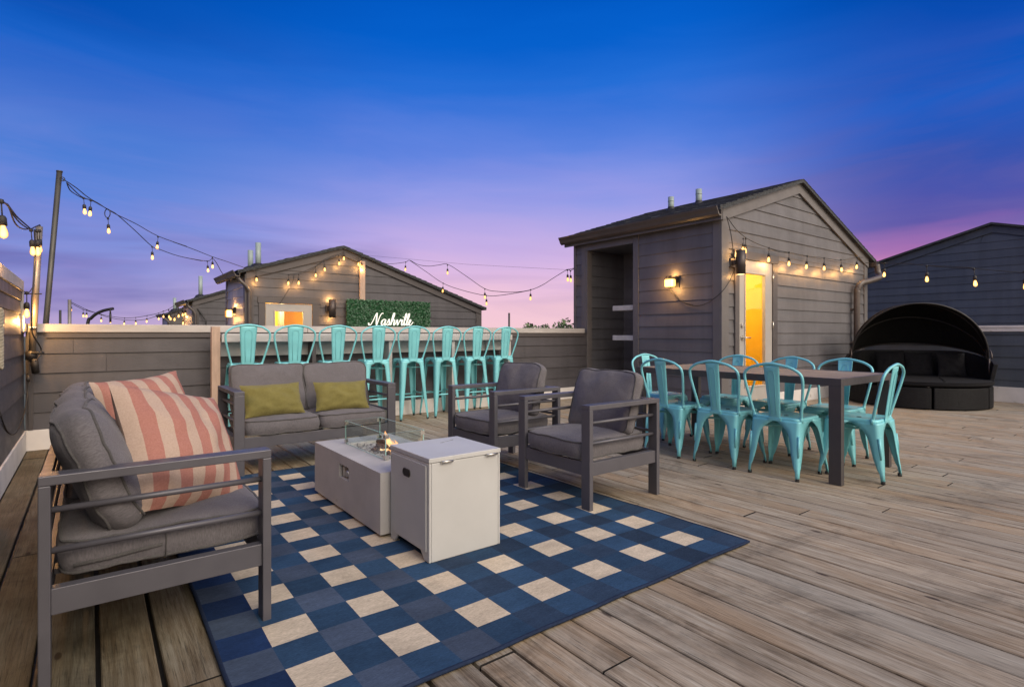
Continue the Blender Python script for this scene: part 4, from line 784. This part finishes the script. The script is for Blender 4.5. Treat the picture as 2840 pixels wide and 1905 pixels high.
for _ in range(210):
    c = Vector((r.uniform(hx0+.015,hx1-.015), r.uniform(hy0+.02,hy1-.02), .322+r.uniform(0,.022))); s = r.uniform(.008,.018); vs = []
    for k in range(8): vs.append(c+Vector((((k&1)*2-1)*s*r.uniform(.6,1.1), ((k>>1&1)*2-1)*s*r.uniform(.6,1.1), ((k>>2&1)*2-1)*s*r.uniform(.4,.9))))
    b.add(vs, [(0,1,3,2),(4,6,7,5),(0,4,5,1),(1,5,7,3),(3,7,6,2),(2,6,4,0)])
tag(b.build('fire_rocks', ROCK, T, .003), kind='stuff')
for (a, c, d_, e, f, g_) in ((1.40,3.05,.35,1.50,3.20,.375),(1.52,3.03,.35,1.42,3.24,.38),(1.39,3.24,.35,1.52,3.33,.37),(1.46,3.14,.385,1.45,3.30,.39),(1.50,3.2,.35,1.40,3.12,.39)):
    b = MB(); P = smooth_path([(a,c,d_),((a+e)/2+.008,(c+f)/2,(d_+g_)/2+.01),(e,f,g_)], 4); b.tube(P, [.014+.004*noise.noise(Vector(p)*40) for p in P], 8); b.build('ceramic_log', LOG, T)
r = random.Random(8)
for (a, c, h_, w_) in ((1.46,3.16,.14,.028),(1.47,3.10,.095,.024),(1.44,3.22,.06,.020),(1.49,3.05,.06,.018),(1.43,3.09,.05,.016),(1.50,3.14,.08,.017)):
    b = MB(); ph = r.uniform(0,6); P = []; R = []
    for k in range(13):
        s = k/12; P.append((a+.016*s*sin(ph+s*4), c+.022*s*cos(ph+s*5), .335+h_*s)); R.append(w_*(sin(pi*min(1,(s*.85+.12)))**.9)*(1-s)**.35+.0005)
    b.tube(P, R, 10, flat=.75); b.build('flame', FLM, T)
gx0, gx1, gy0, gy1, gz0, gz1 = 1.333, 1.580, 2.93, 3.553, .3535, .502; tt = .006
for (a, c, d_, e) in ((gx0,gy0,gx0+tt,gy1),(gx1-tt,gy0,gx1,gy1),(gx0+tt+.001,gy0,gx1-tt-.001,gy0+tt),(gx0+tt+.001,gy1-tt,gx1-tt-.001,gy1)):
    b = MB(); b.box(a, c, gz0, d_, e, gz1)
    lng = 0 if (d_-a) > (e-c) else 1                       # which faces are the thin edges
    for i in range(6):                                       # order: bottom, top, -y, +x, +y, -x
        b.m[i] = 1 if (i in (0,1) or (lng == 0 and i in (3,5)) or (lng == 1 and i in (2,4))) else 0
    b.build('glass_panel', [GLS, GEDGE], T)
for (a, c) in ((gx0,gy0),(gx0,gy1),(gx1,gy0),(gx1,gy1)):
    for z in (gz0+.004, gz1-.028):
        b = MB(); sx, sy = (1 if a == gx0 else -1), (1 if c == gy0 else -1); b.box(a-sx*.003, c-sy*.003, z, a+sx*.022, c+sy*.0, z+.022); b.box(a-sx*.003, c, z, a+sx*.0, c+sy*.022, z+.022); b.build('corner_clip', SILV, T)
# ------------------------------------------------------------------ tank cover box
T = thing('tank_cover_box', 'square pale metal gas tank cover box in front of the fire table', 'box', (1.443, 2.455, 0))
x0, x1, y0, y1, h_ = 1.24, 1.645, 2.25, 2.66, .472
b = MB(); b.poly([(x0,y0,.013),(x0,y0+.05,.013),(x0,y0+.085,.052),(x0,y1-.085,.052),(x0,y1-.05,.013),(x0,y1,.013),(x0,y1,h_),(x0,y0,h_)], (.012,0,0)); b.poly([(x1,y0,.013),(x1,y0+.05,.013),(x1,y0+.085,.052),(x1,y1-.085,.052),(x1,y1-.05,.013),(x1,y1,.013),(x1,y1,h_),(x1,y0,h_)], (-.012,0,0))
b.box(x0+.0125, y0, .013, x1-.0125, y0+.012, h_); b.box(x0+.0125, y1-.012, .013, x1-.0125, y1, h_); b.build('body', BOXW, T, .004, recalc=True)
b = MB(); b.box(x0-.002, y0-.003, h_+.002, x1+.002, y1+.002, h_+.024); b.build('lid', BOXW, T, .003)
b = MB(); b.poly([(x0-.006,y0+.022,.06),(x0-.006,y1-.022,.06),(x0-.006,y1-.022,h_-.012),(x0-.006,y0+.022,h_-.012)], (.0055,0,0)); b.build('side_panel', BOXW, T, .002, recalc=True)
hc = (2.463, .393); pts = []
for k in range(24):
    a = 2*pi*k/24; pts.append((x0-.0075, hc[0]+(.022 if cos(a) > 0 else -.022)+.014*cos(a), hc[1]+.017*sin(a)))
b = MB(); b.poly(pts, (.001,0,0)); b.tube([(x0-.0085,p[1],p[2]) for p in pts], .0032, 6, True); b.build('handle_slot', DRK, T, recalc=True)
for xa in (1.30, 1.555): b = MB(); b.cyl((xa,y0-.011,h_+.001), (xa+.062,y0-.011,h_+.001), .0065, 12); b.build('hinge', SILV, T)
b = MB(); q = random.Random(6); xx = 1.47
for k in range(11):
    w = q.uniform(.005,.010); yy = 2.545+.0035*k; b.tube([(xx,yy,h_+.0245),(xx+w*.6,yy+q.uniform(-.006,.007),h_+.0245),(xx+w,yy+q.uniform(-.004,.004),h_+.0245)], .0011, 4); xx += w+.0015
b.build('faint_marking', mat('worn_ink', (.18,.18,.18), .7), T)
# ------------------------------------------------------------------ metal cafe chair / stool, local frame: faces +Y, origin on floor under the seat centre
def cafe(name, label, cat, sh, sw, fr, ff, fyr, fyf, top, stool, group):
    T = thing(name, label, cat, (0,0,0), group); a = sw/2
    b = MB(); n = 7; ring = []
    cr = .05
    def rsq(h, c, off=0):
        out = []
        for (cx, cy, s) in ((h-c,h-c,0),(-h+c,h-c,1),(-h+c,-h+c,2),(h-c,-h+c,3)):
            for k in range(n): t = (s+k/(n-1))*pi/2; out.append((cx+c*cos(t), cy+c*sin(t)))
        return out
    lv = [(a-.06,cr*.6,sh-.010),(a-.03,cr*.8,sh-.004),(a-.012,cr,sh),(a-.003,cr,sh-.004),(a,cr,sh-.012),(a+.003,cr+.002,sh-.034)]
    vs = [(0,0,sh-.011)]
    for h, c, z in lv: vs += [(x, y, z) for x, y in rsq(h, c)]
    N = n*4; fs = [(0, 1+k, 1+(k+1) % N) for k in range(N)]
    for j in range(len(lv)-1): fs += [(1+j*N+k, 1+(j+1)*N+k, 1+(j+1)*N+(k+1) % N, 1+j*N+(k+1) % N) for k in range(N)]
    b.add(vs, fs, 0, True); seat_o = b.build('seat', TEAL, T, world=False); sd = seat_o.modifiers.new('thick', 'SOLIDIFY'); sd.thickness = .003; sd.offset = -1
    # legs: folded sheet, an L that narrows towards the foot
    for (sx, sy, fx_, fy_) in ((-1,-1,fr,fyr),(1,-1,fr,fyr),(-1,1,ff,fyf),(1,1,ff,fyf)):
        P0 = Vector((sx*(a+.003), sy*(a+.003), sh-.022)); P1 = Vector((sx*fx_, sy*fy_ if sy > 0 else -fyr, .012)); prof = []
        if stool: W = [(0,a*.96),(.03,a*.80),(.055,.075),(.09,.066),(.3,.060),(.6,.048),(.85,.034),(.93,.026),(1,.022)]
        else: W = [(0,a*.98),(.04,a*.90),(.10,.125),(.16,.098),(.24,.080),(.35,.069),(.6,.055),(.80,.036),(.86,.024),(1,.020)]
        rows = []
        for t, w in W:
            tt_ = t
            C = P0.lerp(P1, tt_); c_ = min(.03, w*.45); pts = []
            pts.append((-sx*w, 0)); 
            if w > .05: pts += [(-sx*(w*.62), 0)]
            for k in range(5): q = k/4*pi/2; pts.append((-sx*c_*(1-sin(q)), -sy*c_*(1-cos(q))))
            if w > .05: pts += [(0, -sy*(w*.62))]
            else: pts = [pts[0], (-sx*(w*.72), 0)]+pts[1:]+[(0, -sy*(w*.72))]
            pts.append((0, -sy*w)); rows.append([C+Vector((p[0], p[1], 0)) for p in pts])
        m_ = len(rows[0]); vs = [p for rw in rows for p in rw]; inner = []
        dv = Vector((-sx,-sy,0)).normalized()*.006
        fs = [(j*m_+k, j*m_+k+1, (j+1)*m_+k+1, (j+1)*m_+k) for j in range(len(rows)-1) for k in range(m_-1)]
        if sx*sy < 0: fs = [f[::-1] for f in fs]
        b = MB(); b.add(vs, fs, 0, True); l = b.build('leg', TEALT, T, world=False); sd = l.modifiers.new('thick', 'SOLIDIFY'); sd.thickness = .0035; sd.offset = 0
        b = MB(); c_ = P1+Vector((-sx*.011,-sy*.011,0)); b.tube([c_+Vector((0,0,-.012)), c_+Vector((0,0,.01))], .0145, 10); b.build('rubber_foot', RUB, l, world=False)
        if not stool:                                         # pressed groove on the corner
            b = MB(); A_ = P0.lerp(P1,.26); B_ = P0.lerp(P1,.62); off = Vector((sx*.001,sy*.001,0)) - Vector((sx*.006, sy*.006,0)); b.tube([A_+off, A_.lerp(B_,.5)+off, B_+off], [.010,.011,.006], 8); b.build('leg_ridge', TEALT, l, world=False)
    def leg_at(sx, sy, z):
        P0 = Vector((sx*a, sy*a, sh-.02)); P1 = Vector((sx*(fr if sy < 0 else ff), -fyr if sy < 0 else fyf, .012)); t = (P0.z-z)/(P0.z-P1.z); p = P0.lerp(P1, t); return p-Vector((sx*.014, sy*.014, 0))
    b = MB(); zs = [sh-.085] if not stool else [sh-.10, .29]
    for z in zs:
        zz = z; fl = .35 if not (stool and z < .4) else 1
        if stool and z < .4:
            b.build('stretcher', TEAL, T, world=False); b = MB()
            for (p, q) in (((-1,-1),(1,-1)),((1,-1),(1,1)),((1,1),(-1,1)),((-1,1),(-1,-1))):
                dz = .0 if p[1] == q[1] else .03; b.tube([leg_at(*p, zz+dz), leg_at(*q, zz+dz)], .0085, 8, flat=.7)
        else:
            b.tube([leg_at(-1,-1,zz), leg_at(1,1,zz)], .009, 8, flat=.5); b.tube([leg_at(1,-1,zz-.010), leg_at(-1,1,zz-.010)], .009, 8, flat=.5)
            b.tube([leg_at(-1,1,zz), leg_at(1,1,zz)], .006, 6)
    b.build('footrest' if stool else 'stretcher', TEAL, T, world=False)
    # hoop
    bh = top-sh; ln = .10 if not stool else .085; yb = -a+.035; r_ = .0105
    ws = [(0,a-.004),(.12,a+.001),(.45,a+.018),(.70,a+.028),(.84,a+.020),(.93,a-.022),(.985,a*.55)]; ws = [(t_, w_+(.034 if stool else .010)*min(1, t_*1.6)) for t_, w_ in ws]
    L_ = [(-w, yb-ln*t-(.0), sh-.012+bh*t*1.0) for t, w in ws]; R_ = [(-x, y, z) for x, y, z in L_][::-1]
    path = smooth_path(L_+[(0, yb-ln-.004, top)]+R_, 5); b = MB(); b.tube(path, r_, 10); b.cyl(Vector(L_[0])-Vector((0,0,.02)), Vector(L_[0])+Vector((0,0,.02)), r_*1.35, 10); b.cyl(Vector(R_[-1])-Vector((0,0,.02)), Vector(R_[-1])+Vector((0,0,.02)), r_*1.35, 10)
    b.build('back_hoop', TEAL, T, world=False)
    # splat
    wt, wb = (.060, .041) if not stool else (.085,.060); b = MB()
    def fs_(i, j):
        u = i*2-1; t = j; w = wb+(wt-wb)*t; z = sh-.030+(bh+.022)*t; y = -a-.006+(yb-ln+a+.006)*max(0,(t-.06)/.94)**1.15 if t > .06 else -a-.006
        return Vector((u*w, y-.006*(1-u*u)*(1 if .08 < t < .95 else 0)+.004*abs(u)**6, z))
    b.grid(fs_, 10, 18); sp = b.build('back_splat', TEAL, T, world=False); sd = sp.modifiers.new('thick', 'SOLIDIFY'); sd.thickness = .003; sd.offset = 0
    for zz, s in ((1, 1),):                                   # embossed outline on the splat, both faces
        b = MB()
        for off in (.0035, -.0065):
            e = [(-.40,.12),(-.42,.5),(-.44,.80),(-.30,.88),(0,.905),(.30,.88),(.44,.80),(.42,.5),(.40,.12)]
            b.tube([fs_((u+1)/2, t)+Vector((0,off+.002,0)) for u, t in e], .0022, 5)
        b.build('embossed_line', TEAL, sp, world=False)
    b = MB(); b.box(-.05,-a-.010,sh-.034,.05,-a+.0,sh-.006); b.build('splat_joint', TEALT, sp, .004, world=False)
    if not stool:
        b = MB(); b.lathe((0,0,sh-.0125), [(.0,.0045),(.016,.0045),(.017,.002)], 14); b.build('seat_hole', RUB, seat_o, world=False)
    return T
gc = 'teal metal chairs around the dining table'; gst = 'teal metal bar stools along the counter'
c0_ = cafe('cafe_chair', 'x', 'chair', .45, .36, .19, .23, .225, .205, .850, False, gc)
CH = [((4.285,2.105),0-90,'teal chair in the near row closest to the front table leg'),((4.265,2.585),-90,'teal chair in the middle of the near long side'),((4.235,3.075),-90,'teal chair in the near row at the end by the armchair'),
      ((5.085,2.085),92,'teal chair on the far side nearest the daybed'),((5.085,2.575),88,'teal chair in the middle of the far long side'),((5.075,3.10),91,'teal chair on the far side in front of the glowing door'),
      ((4.66,1.735),3,'teal chair at the right head of the table, seen from its side'),((4.80,3.66),178,'teal chair at the far left head of the table, mostly hidden')]
for i, ((x_, y_), az, lb) in enumerate(CH):
    o = c0_ if i == 0 else copy_tree(c0_); o.location = (x_, y_, 0); o.rotation_euler = (0,0,radians(az+random.uniform(-1.5,1.5))); o['label'] = lb
s0_ = cafe('bar_stool', 'x', 'stool', .762, .30, .195, .195, .200, .205, 1.165, True, gst)
wd_ = ['first teal bar stool from the left, beside the bare wood post','second teal bar stool from the left, below the yellow lit door','third teal bar stool from the left along the counter','fourth teal bar stool from the left, left of the script sign','fifth teal bar stool from the left, right below the script sign','sixth teal bar stool from the left, third from the right end','seventh teal bar stool, second from the right end','last teal bar stool at the right end of the counter']
for i in range(8):
    o = s0_ if i == 0 else copy_tree(s0_); o.location = (1.308+.4765*i+random.uniform(-.008,.008), 6.385+random.uniform(-.008,.008), 0); o.rotation_euler = (0,0,radians(random.uniform(-2,2))); o['label'] = wd_[i]
# ------------------------------------------------------------------ dining table
T = thing('dining_table', 'long dark metal table with slatted brown top ringed by teal chairs', 'table', (4.67, 2.62, 0)); x0, x1, y0, y1, zt_ = 4.195, 5.14, 1.675, 3.51, .755; lw = .085
b = MB(); n = 8; w = (x1-x0-.06)/n
for k in range(n): b.box(x0+.03+k*w+.0007, y0+.03, zt_-.02, x0+.03+(k+1)*w-.0007, y1-.03, zt_-.002)
b.build('top', TBLT, T, .001)
b = MB(); z0_, z1_ = zt_-.054, zt_
b.box(x0, y0, z0_, x0+.03, y1, z1_); b.box(x1-.03, y0, z0_, x1, y1, z1_); b.box(x0+.0305, y0, z0_, x1-.0305, y0+.03, z1_); b.box(x0+.0305, y1-.03, z0_, x1-.0305, y1, z1_); b.build('apron', TBLF, T, .002)
for a, sx in ((x0, 1), (x1, -1)):
    for c, sy in ((y0, 1), (y1, -1)):
        b = MB(); b.box(a+sx*.0005, c+sy*.0005, 0, a+sx*.052, c+sy*lw, z0_-.0005); b.build('leg', TBLF, T, .002)
# ------------------------------------------------------------------ daybed
DC = Vector((10.17, 2.98, 0)); FA = math.atan2(-.44, -.90)      # facing angle
T = thing('daybed', 'round black wicker daybed with folding canopy in the deck corner', 'daybed', DC); R = .90
def dp(a, r, z): return Vector((DC.x+r*cos(FA+a), DC.y+r*sin(FA+a), z))
def dl(f, s, z): return Vector((DC.x+f*cos(FA)-s*sin(FA), DC.y+f*sin(FA)+s*cos(FA), z))   # forward, side (left of bed), up
secs = [(-2.6,-.93),(-.90,.02),(.05,.98),(1.01,2.6)]
for (a0, a1) in secs:
    b = MB(); n = 14; P = [dp(a0+(a1-a0)*k/n, R, 0) for k in range(n+1)]; q = [dp(a0+(a1-a0)*k/n, R-.25, 0) for k in range(n+1)][::-1]
    ring = P+q; b.poly([p+Vector((0,0,.012)) for p in ring], (0,0,.30)); b.build('base_section', WICK, T, .012, recalc=True)
b = MB(); prof = [(0,.325),(R-.05,.325),(R-.005,.335),(R+.012,.36),(R+.005,.385),(R-.04,.398),(R-.3,.405),(0,.41)]
b.lathe((DC.x,DC.y,0), prof, 64); b.build('seat_cushion', BLKF, T)
b = MB(); b.tube([dp(2*pi*k/64, R+.008, .388) for k in range(64)], .006, 6, True); b.tube([dl(.0+.9*(k/10)*.98, .28-.1*k/10, .411) for k in range(11)], .004, 5); b.build('cushion_piping', BLKF, T)
b = MB(); n = 36; a0, a1 = 1.42, 2*pi-1.42; o_, i_ = [], []
def hback(k): q = abs(k/n*2-1); return .80-.17*max(0, (q-.45)/.55)**1.3
vs = []
for k in range(n+1):
    a = a0+(a1-a0)*k/n; hh = hback(k)
    vs += [dp(a, R+.0, .33), dp(a, R+.055, hh), dp(a, R+.0, hh+.006), dp(a, R-.055, .33)]
fs = [(k*4+i, k*4+(i+1) % 4, (k+1)*4+(i+1) % 4, (k+1)*4+i) for k in range(n) for i in range(4)]+[(3,2,1,0), (n*4,n*4+1,n*4+2,n*4+3)]
b.add(vs, fs); b.build('back_rest', WICK, T, .01, recalc=True)
CRR = .875; zc = .705
def cpt(phi, th, rr=CRR): # phi: 0 = flat behind, 90 = straight up ; th 0..pi across
    s = cos(th)*rr; f = -sin(th)*cos(phi)*rr; z = zc+sin(th)*sin(phi)*rr; return dl(f, s, z)
phis = [14, 48, 78, 106]
b = MB(); nph = 24
def canopy(i, j):
    ph = radians(phis[0]+(phis[-1]-phis[0])*j); k = 1
    seg_ = [(phis[q]-phis[0])/(phis[-1]-phis[0]) for q in range(4)]
    for q in range(3):
        if seg_[q] <= j <= seg_[q+1]: f = (j-seg_[q])/(seg_[q+1]-seg_[q]); k = 1-.035*sin(pi*f)
    th = .12+(pi-.24)*i; return cpt(ph, th, CRR*(k if .02 < i < .98 else 1))
b.grid(canopy, 44, nph); cn = b.build('canopy', CANO, T); sd = cn.modifiers.new('thick', 'SOLIDIFY'); sd.thickness = .004
for ph in phis: b = MB(); b.tube([cpt(radians(ph), .02+(pi-.04)*k/40, CRR-.010) for k in range(41)], .012, 8); b.build('canopy_rib', DRK, T)
for s in (-1, 1):
    b = MB(); p = dl(0, s*CRR, zc); b.tube([p, dl(0, s*(R-.02), .38)], .013, 8); b.tube([p+(dl(-.13*cos(a)-0, s*CRR, zc+.13*sin(a))-dl(0, s*CRR, zc)) for a in [k*pi/12 for k in range(13)]], .010, 8); b.build('canopy_bracket', LAMPM, T)
b = MB(); b.box(-.01,-.01,-.01,.01,.01,.01)
for i, (f, s, sz, lb) in enumerate(((-.42,.52,.40,'left black square pillow on the daybed, mostly in shade'),(-.56,.12,.40,'middle black square pillow on the daybed'),(-.55,-.27,.42,'right black square pillow on the daybed, nearest its wicker arm'))):
    p = dl(f, s, .40+sz*.46); o = throw_pillow(sz, sz, .13, 30+i).build('daybed_pillow', BLKF); place(o, p, orient(FA+pi/2+(.25 if i == 0 else 0), radians(16), radians(2*i-2))); tag(o, lb, 'pillow', 'black square pillows on the daybed')
# ------------------------------------------------------------------ world
W = bpy.data.worlds.new('World'); SC.world = W; W.use_nodes = True; t = W.node_tree; t.nodes.clear()
out = nd(t, 'ShaderNodeOutputWorld'); bg = nd(t, 'ShaderNodeBackground'); t.links.new(bg.outputs[0], out.inputs[0])
tc = nd(t, 'ShaderNodeTexCoord'); sx = nd(t, 'ShaderNodeSeparateXYZ'); t.links.new(tc.outputs['Generated'], sx.inputs[0])
def dot(v): n = nd(t, 'ShaderNodeVectorMath', operation='DOT_PRODUCT'); n.inputs[1].default_value = v; t.links.new(tc.outputs['Generated'], n.inputs[0]); return n.outputs['Value']
def mrange(s, a, b_, c=0, d=1): n = nd(t, 'ShaderNodeMapRange', interpolation_type='SMOOTHSTEP'); n.inputs[1].default_value = a; n.inputs[2].default_value = b_; n.inputs[3].default_value = c; n.inputs[4].default_value = d; t.links.new(s, n.inputs[0]); return n.outputs[0]
fwd = dot((FX,FY,0)); rgt = dot((FY,-FX,0))
# soft warp of elevation by stretched noise so that bands read as thin cloud
mp = nd(t, 'ShaderNodeMapping'); mp.inputs['Scale'].default_value = (1.3,1.3,9); mp.inputs['Rotation'].default_value = (.10,.06,0); t.links.new(tc.outputs['Generated'], mp.inputs[0]); cl = noise_n(t, mp.outputs[0], 1.7, 5, .55, .5)
mp2 = nd(t, 'ShaderNodeMapping'); mp2.inputs['Scale'].default_value = (.9,.9,8.5); mp2.inputs['Location'].default_value = (4,2,1); mp2.inputs['Rotation'].default_value = (.05,-.08,0); t.links.new(tc.outputs['Generated'], mp2.inputs[0]); cl2 = noise_n(t, mp2.outputs[0], 2.0, 4, .5, .6)
wa = nd(t, 'ShaderNodeMath', operation='MULTIPLY_ADD'); wa.inputs[1].default_value = .07; t.links.new(cl, wa.inputs[0]); sb = nd(t, 'ShaderNodeMath', operation='SUBTRACT'); sb.inputs[1].default_value = .035; t.links.new(sx.outputs[2], sb.inputs[0]); t.links.new(sb.outputs[0], wa.inputs[2]); el = wa.outputs[0]
def sky(stops): return ramp(t, el, [(s, lin(c)) for s, c in stops])
L_ = sky([(0,(190,165,208)),(.04,(172,158,208)),(.10,(124,142,212)),(.18,(98,136,219)),(.28,(70,122,212)),(.37,(26,98,200)),(.43,(4,80,180)),(.52,(0,70,166)),(1,(0,64,155))])
C_ = sky([(0,(246,204,212)),(.045,(243,200,216)),(.10,(224,188,226)),(.16,(192,174,230)),(.23,(150,157,231)),(.31,(94,132,224)),(.40,(36,110,214)),(.47,(6,96,204)),(.53,(0,86,192)),(1,(0,70,165))])
R_ = sky([(0,(232,160,186)),(.085,(214,136,182)),(.125,(168,112,178)),(.165,(96,88,168)),(.24,(52,84,176)),(.32,(22,92,196)),(.41,(4,76,178)),(.50,(0,64,160)),(1,(0,60,148))])
c = mixc(t, C_, L_, mrange(rgt, -.12, -.62)); c = mixc(t, c, R_, mrange(rgt, .22, .60))
cloudL = nd(t, 'ShaderNodeMath', operation='MULTIPLY'); t.links.new(ramp(t, cl2, [(.44, g4(0)), (.62, g4(1))]), cloudL.inputs[0])
band = ramp(t, sx.outputs[2], [(0, g4(.45)), (.03, g4(.5)), (.07, g4(1)), (.13, g4(.7)), (.19, g4(.15)), (.25, g4(0))]); t.links.new(band, cloudL.inputs[1])
lat = nd(t, 'ShaderNodeMath', operation='MULTIPLY'); t.links.new(cloudL.outputs[0], lat.inputs[0]); t.links.new(mrange(rgt, .0, -.45, .22, .85), lat.inputs[1])
c = mixc(t, c, lin((98,98,168)), lat.outputs[0])
mp3 = nd(t, 'ShaderNodeMapping'); mp3.inputs['Scale'].default_value = (1.4,1.4,8); mp3.inputs['Location'].default_value = (7,1,3); mp3.inputs['Rotation'].default_value = (.22,.10,0); t.links.new(tc.outputs['Generated'], mp3.inputs[0])
cl3 = ramp(t, noise_n(t, mp3.outputs[0], 1.9, 5, .55, .8), [(.42, g4(0)), (.66, g4(1))])
wm = nd(t, 'ShaderNodeMath', operation='MULTIPLY'); t.links.new(cl3, wm.inputs[0]); t.links.new(ramp(t, sx.outputs[2], [(.08, g4(0)), (.15, g4(.55)), (.28, g4(.4)), (.40, g4(0))]), wm.inputs[1])
wr_m = nd(t, 'ShaderNodeMath', operation='MULTIPLY'); t.links.new(wm.outputs[0], wr_m.inputs[0]); t.links.new(mrange(rgt, .30, .55), wr_m.inputs[1])
c = mixc(t, c, lin((44,66,150)), wr_m.outputs[0])
wl = nd(t, 'ShaderNodeMath', operation='MULTIPLY'); t.links.new(cl3, wl.inputs[0]); t.links.new(ramp(t, sx.outputs[2], [(.02, g4(0)), (.08, g4(.22)), (.2, g4(.12)), (.34, g4(.03)), (.45, g4(0))]), wl.inputs[1])
c = mixc(t, c, lin((206,170,228)), wl.outputs[0])
# warm fill glow added to the unseen sky behind the viewer, lighting the deck
glow = ramp(t, sx.outputs[2], [(0,(1.0,.80,.62,1)),(.25,(1.0,.86,.70,1)),(.6,(.94,.88,.80,1)),(1,(.74,.77,.86,1))])
gm = nd(t, 'ShaderNodeVectorMath', operation='SCALE'); gm.inputs['Scale'].default_value = 2.15; t.links.new(glow, gm.inputs[0])
gk = nd(t, 'ShaderNodeMath', operation='MULTIPLY'); t.links.new(mrange(dot((.22,-.97,.0)), -.12, .55), gk.inputs[0]); t.links.new(mrange(fwd, .50, .05), gk.inputs[1])
c = mixc(t, c, gm.outputs[0], gk.outputs[0])
t.links.new(c, bg.inputs[0]); bg.inputs[1].default_value = 1.0
S = bpy.data.lights.new('sun', 'SUN'); S.energy = 1.7; S.angle = radians(28); S.color = (1,.86,.72); so = bpy.data.objects.new('sun', S); COL.objects.link(so)
so.rotation_euler = Vector((.10,-.80,.60)).to_track_quat('Z', 'Y').to_euler()
# ------------------------------------------------------------------ camera & output
cd = bpy.data.cameras.new('camera'); cam = bpy.data.objects.new('camera', cd); COL.objects.link(cam); SC.camera = cam
cam.location = (0,0,H); cam.rotation_euler = (radians(90), 0, -YAW); cd.sensor_width = 36; cd.lens = F/2840*36; cd.shift_y = -26/2840; cd.clip_end = 6000; cd.clip_start = .05
SC.view_settings.view_transform = 'Standard'; SC.view_settings.look = 'None'; SC.view_settings.exposure = 0; SC.view_settings.gamma = 1
SC.render.engine = 'CYCLES'; SC.cycles.sample_clamp_indirect = 4; SC.cycles.max_bounces = 8; SC.cycles.transparent_max_bounces = 12; SC.cycles.use_light_tree = True
SC.render.resolution_x = 1024; SC.render.resolution_y = 686
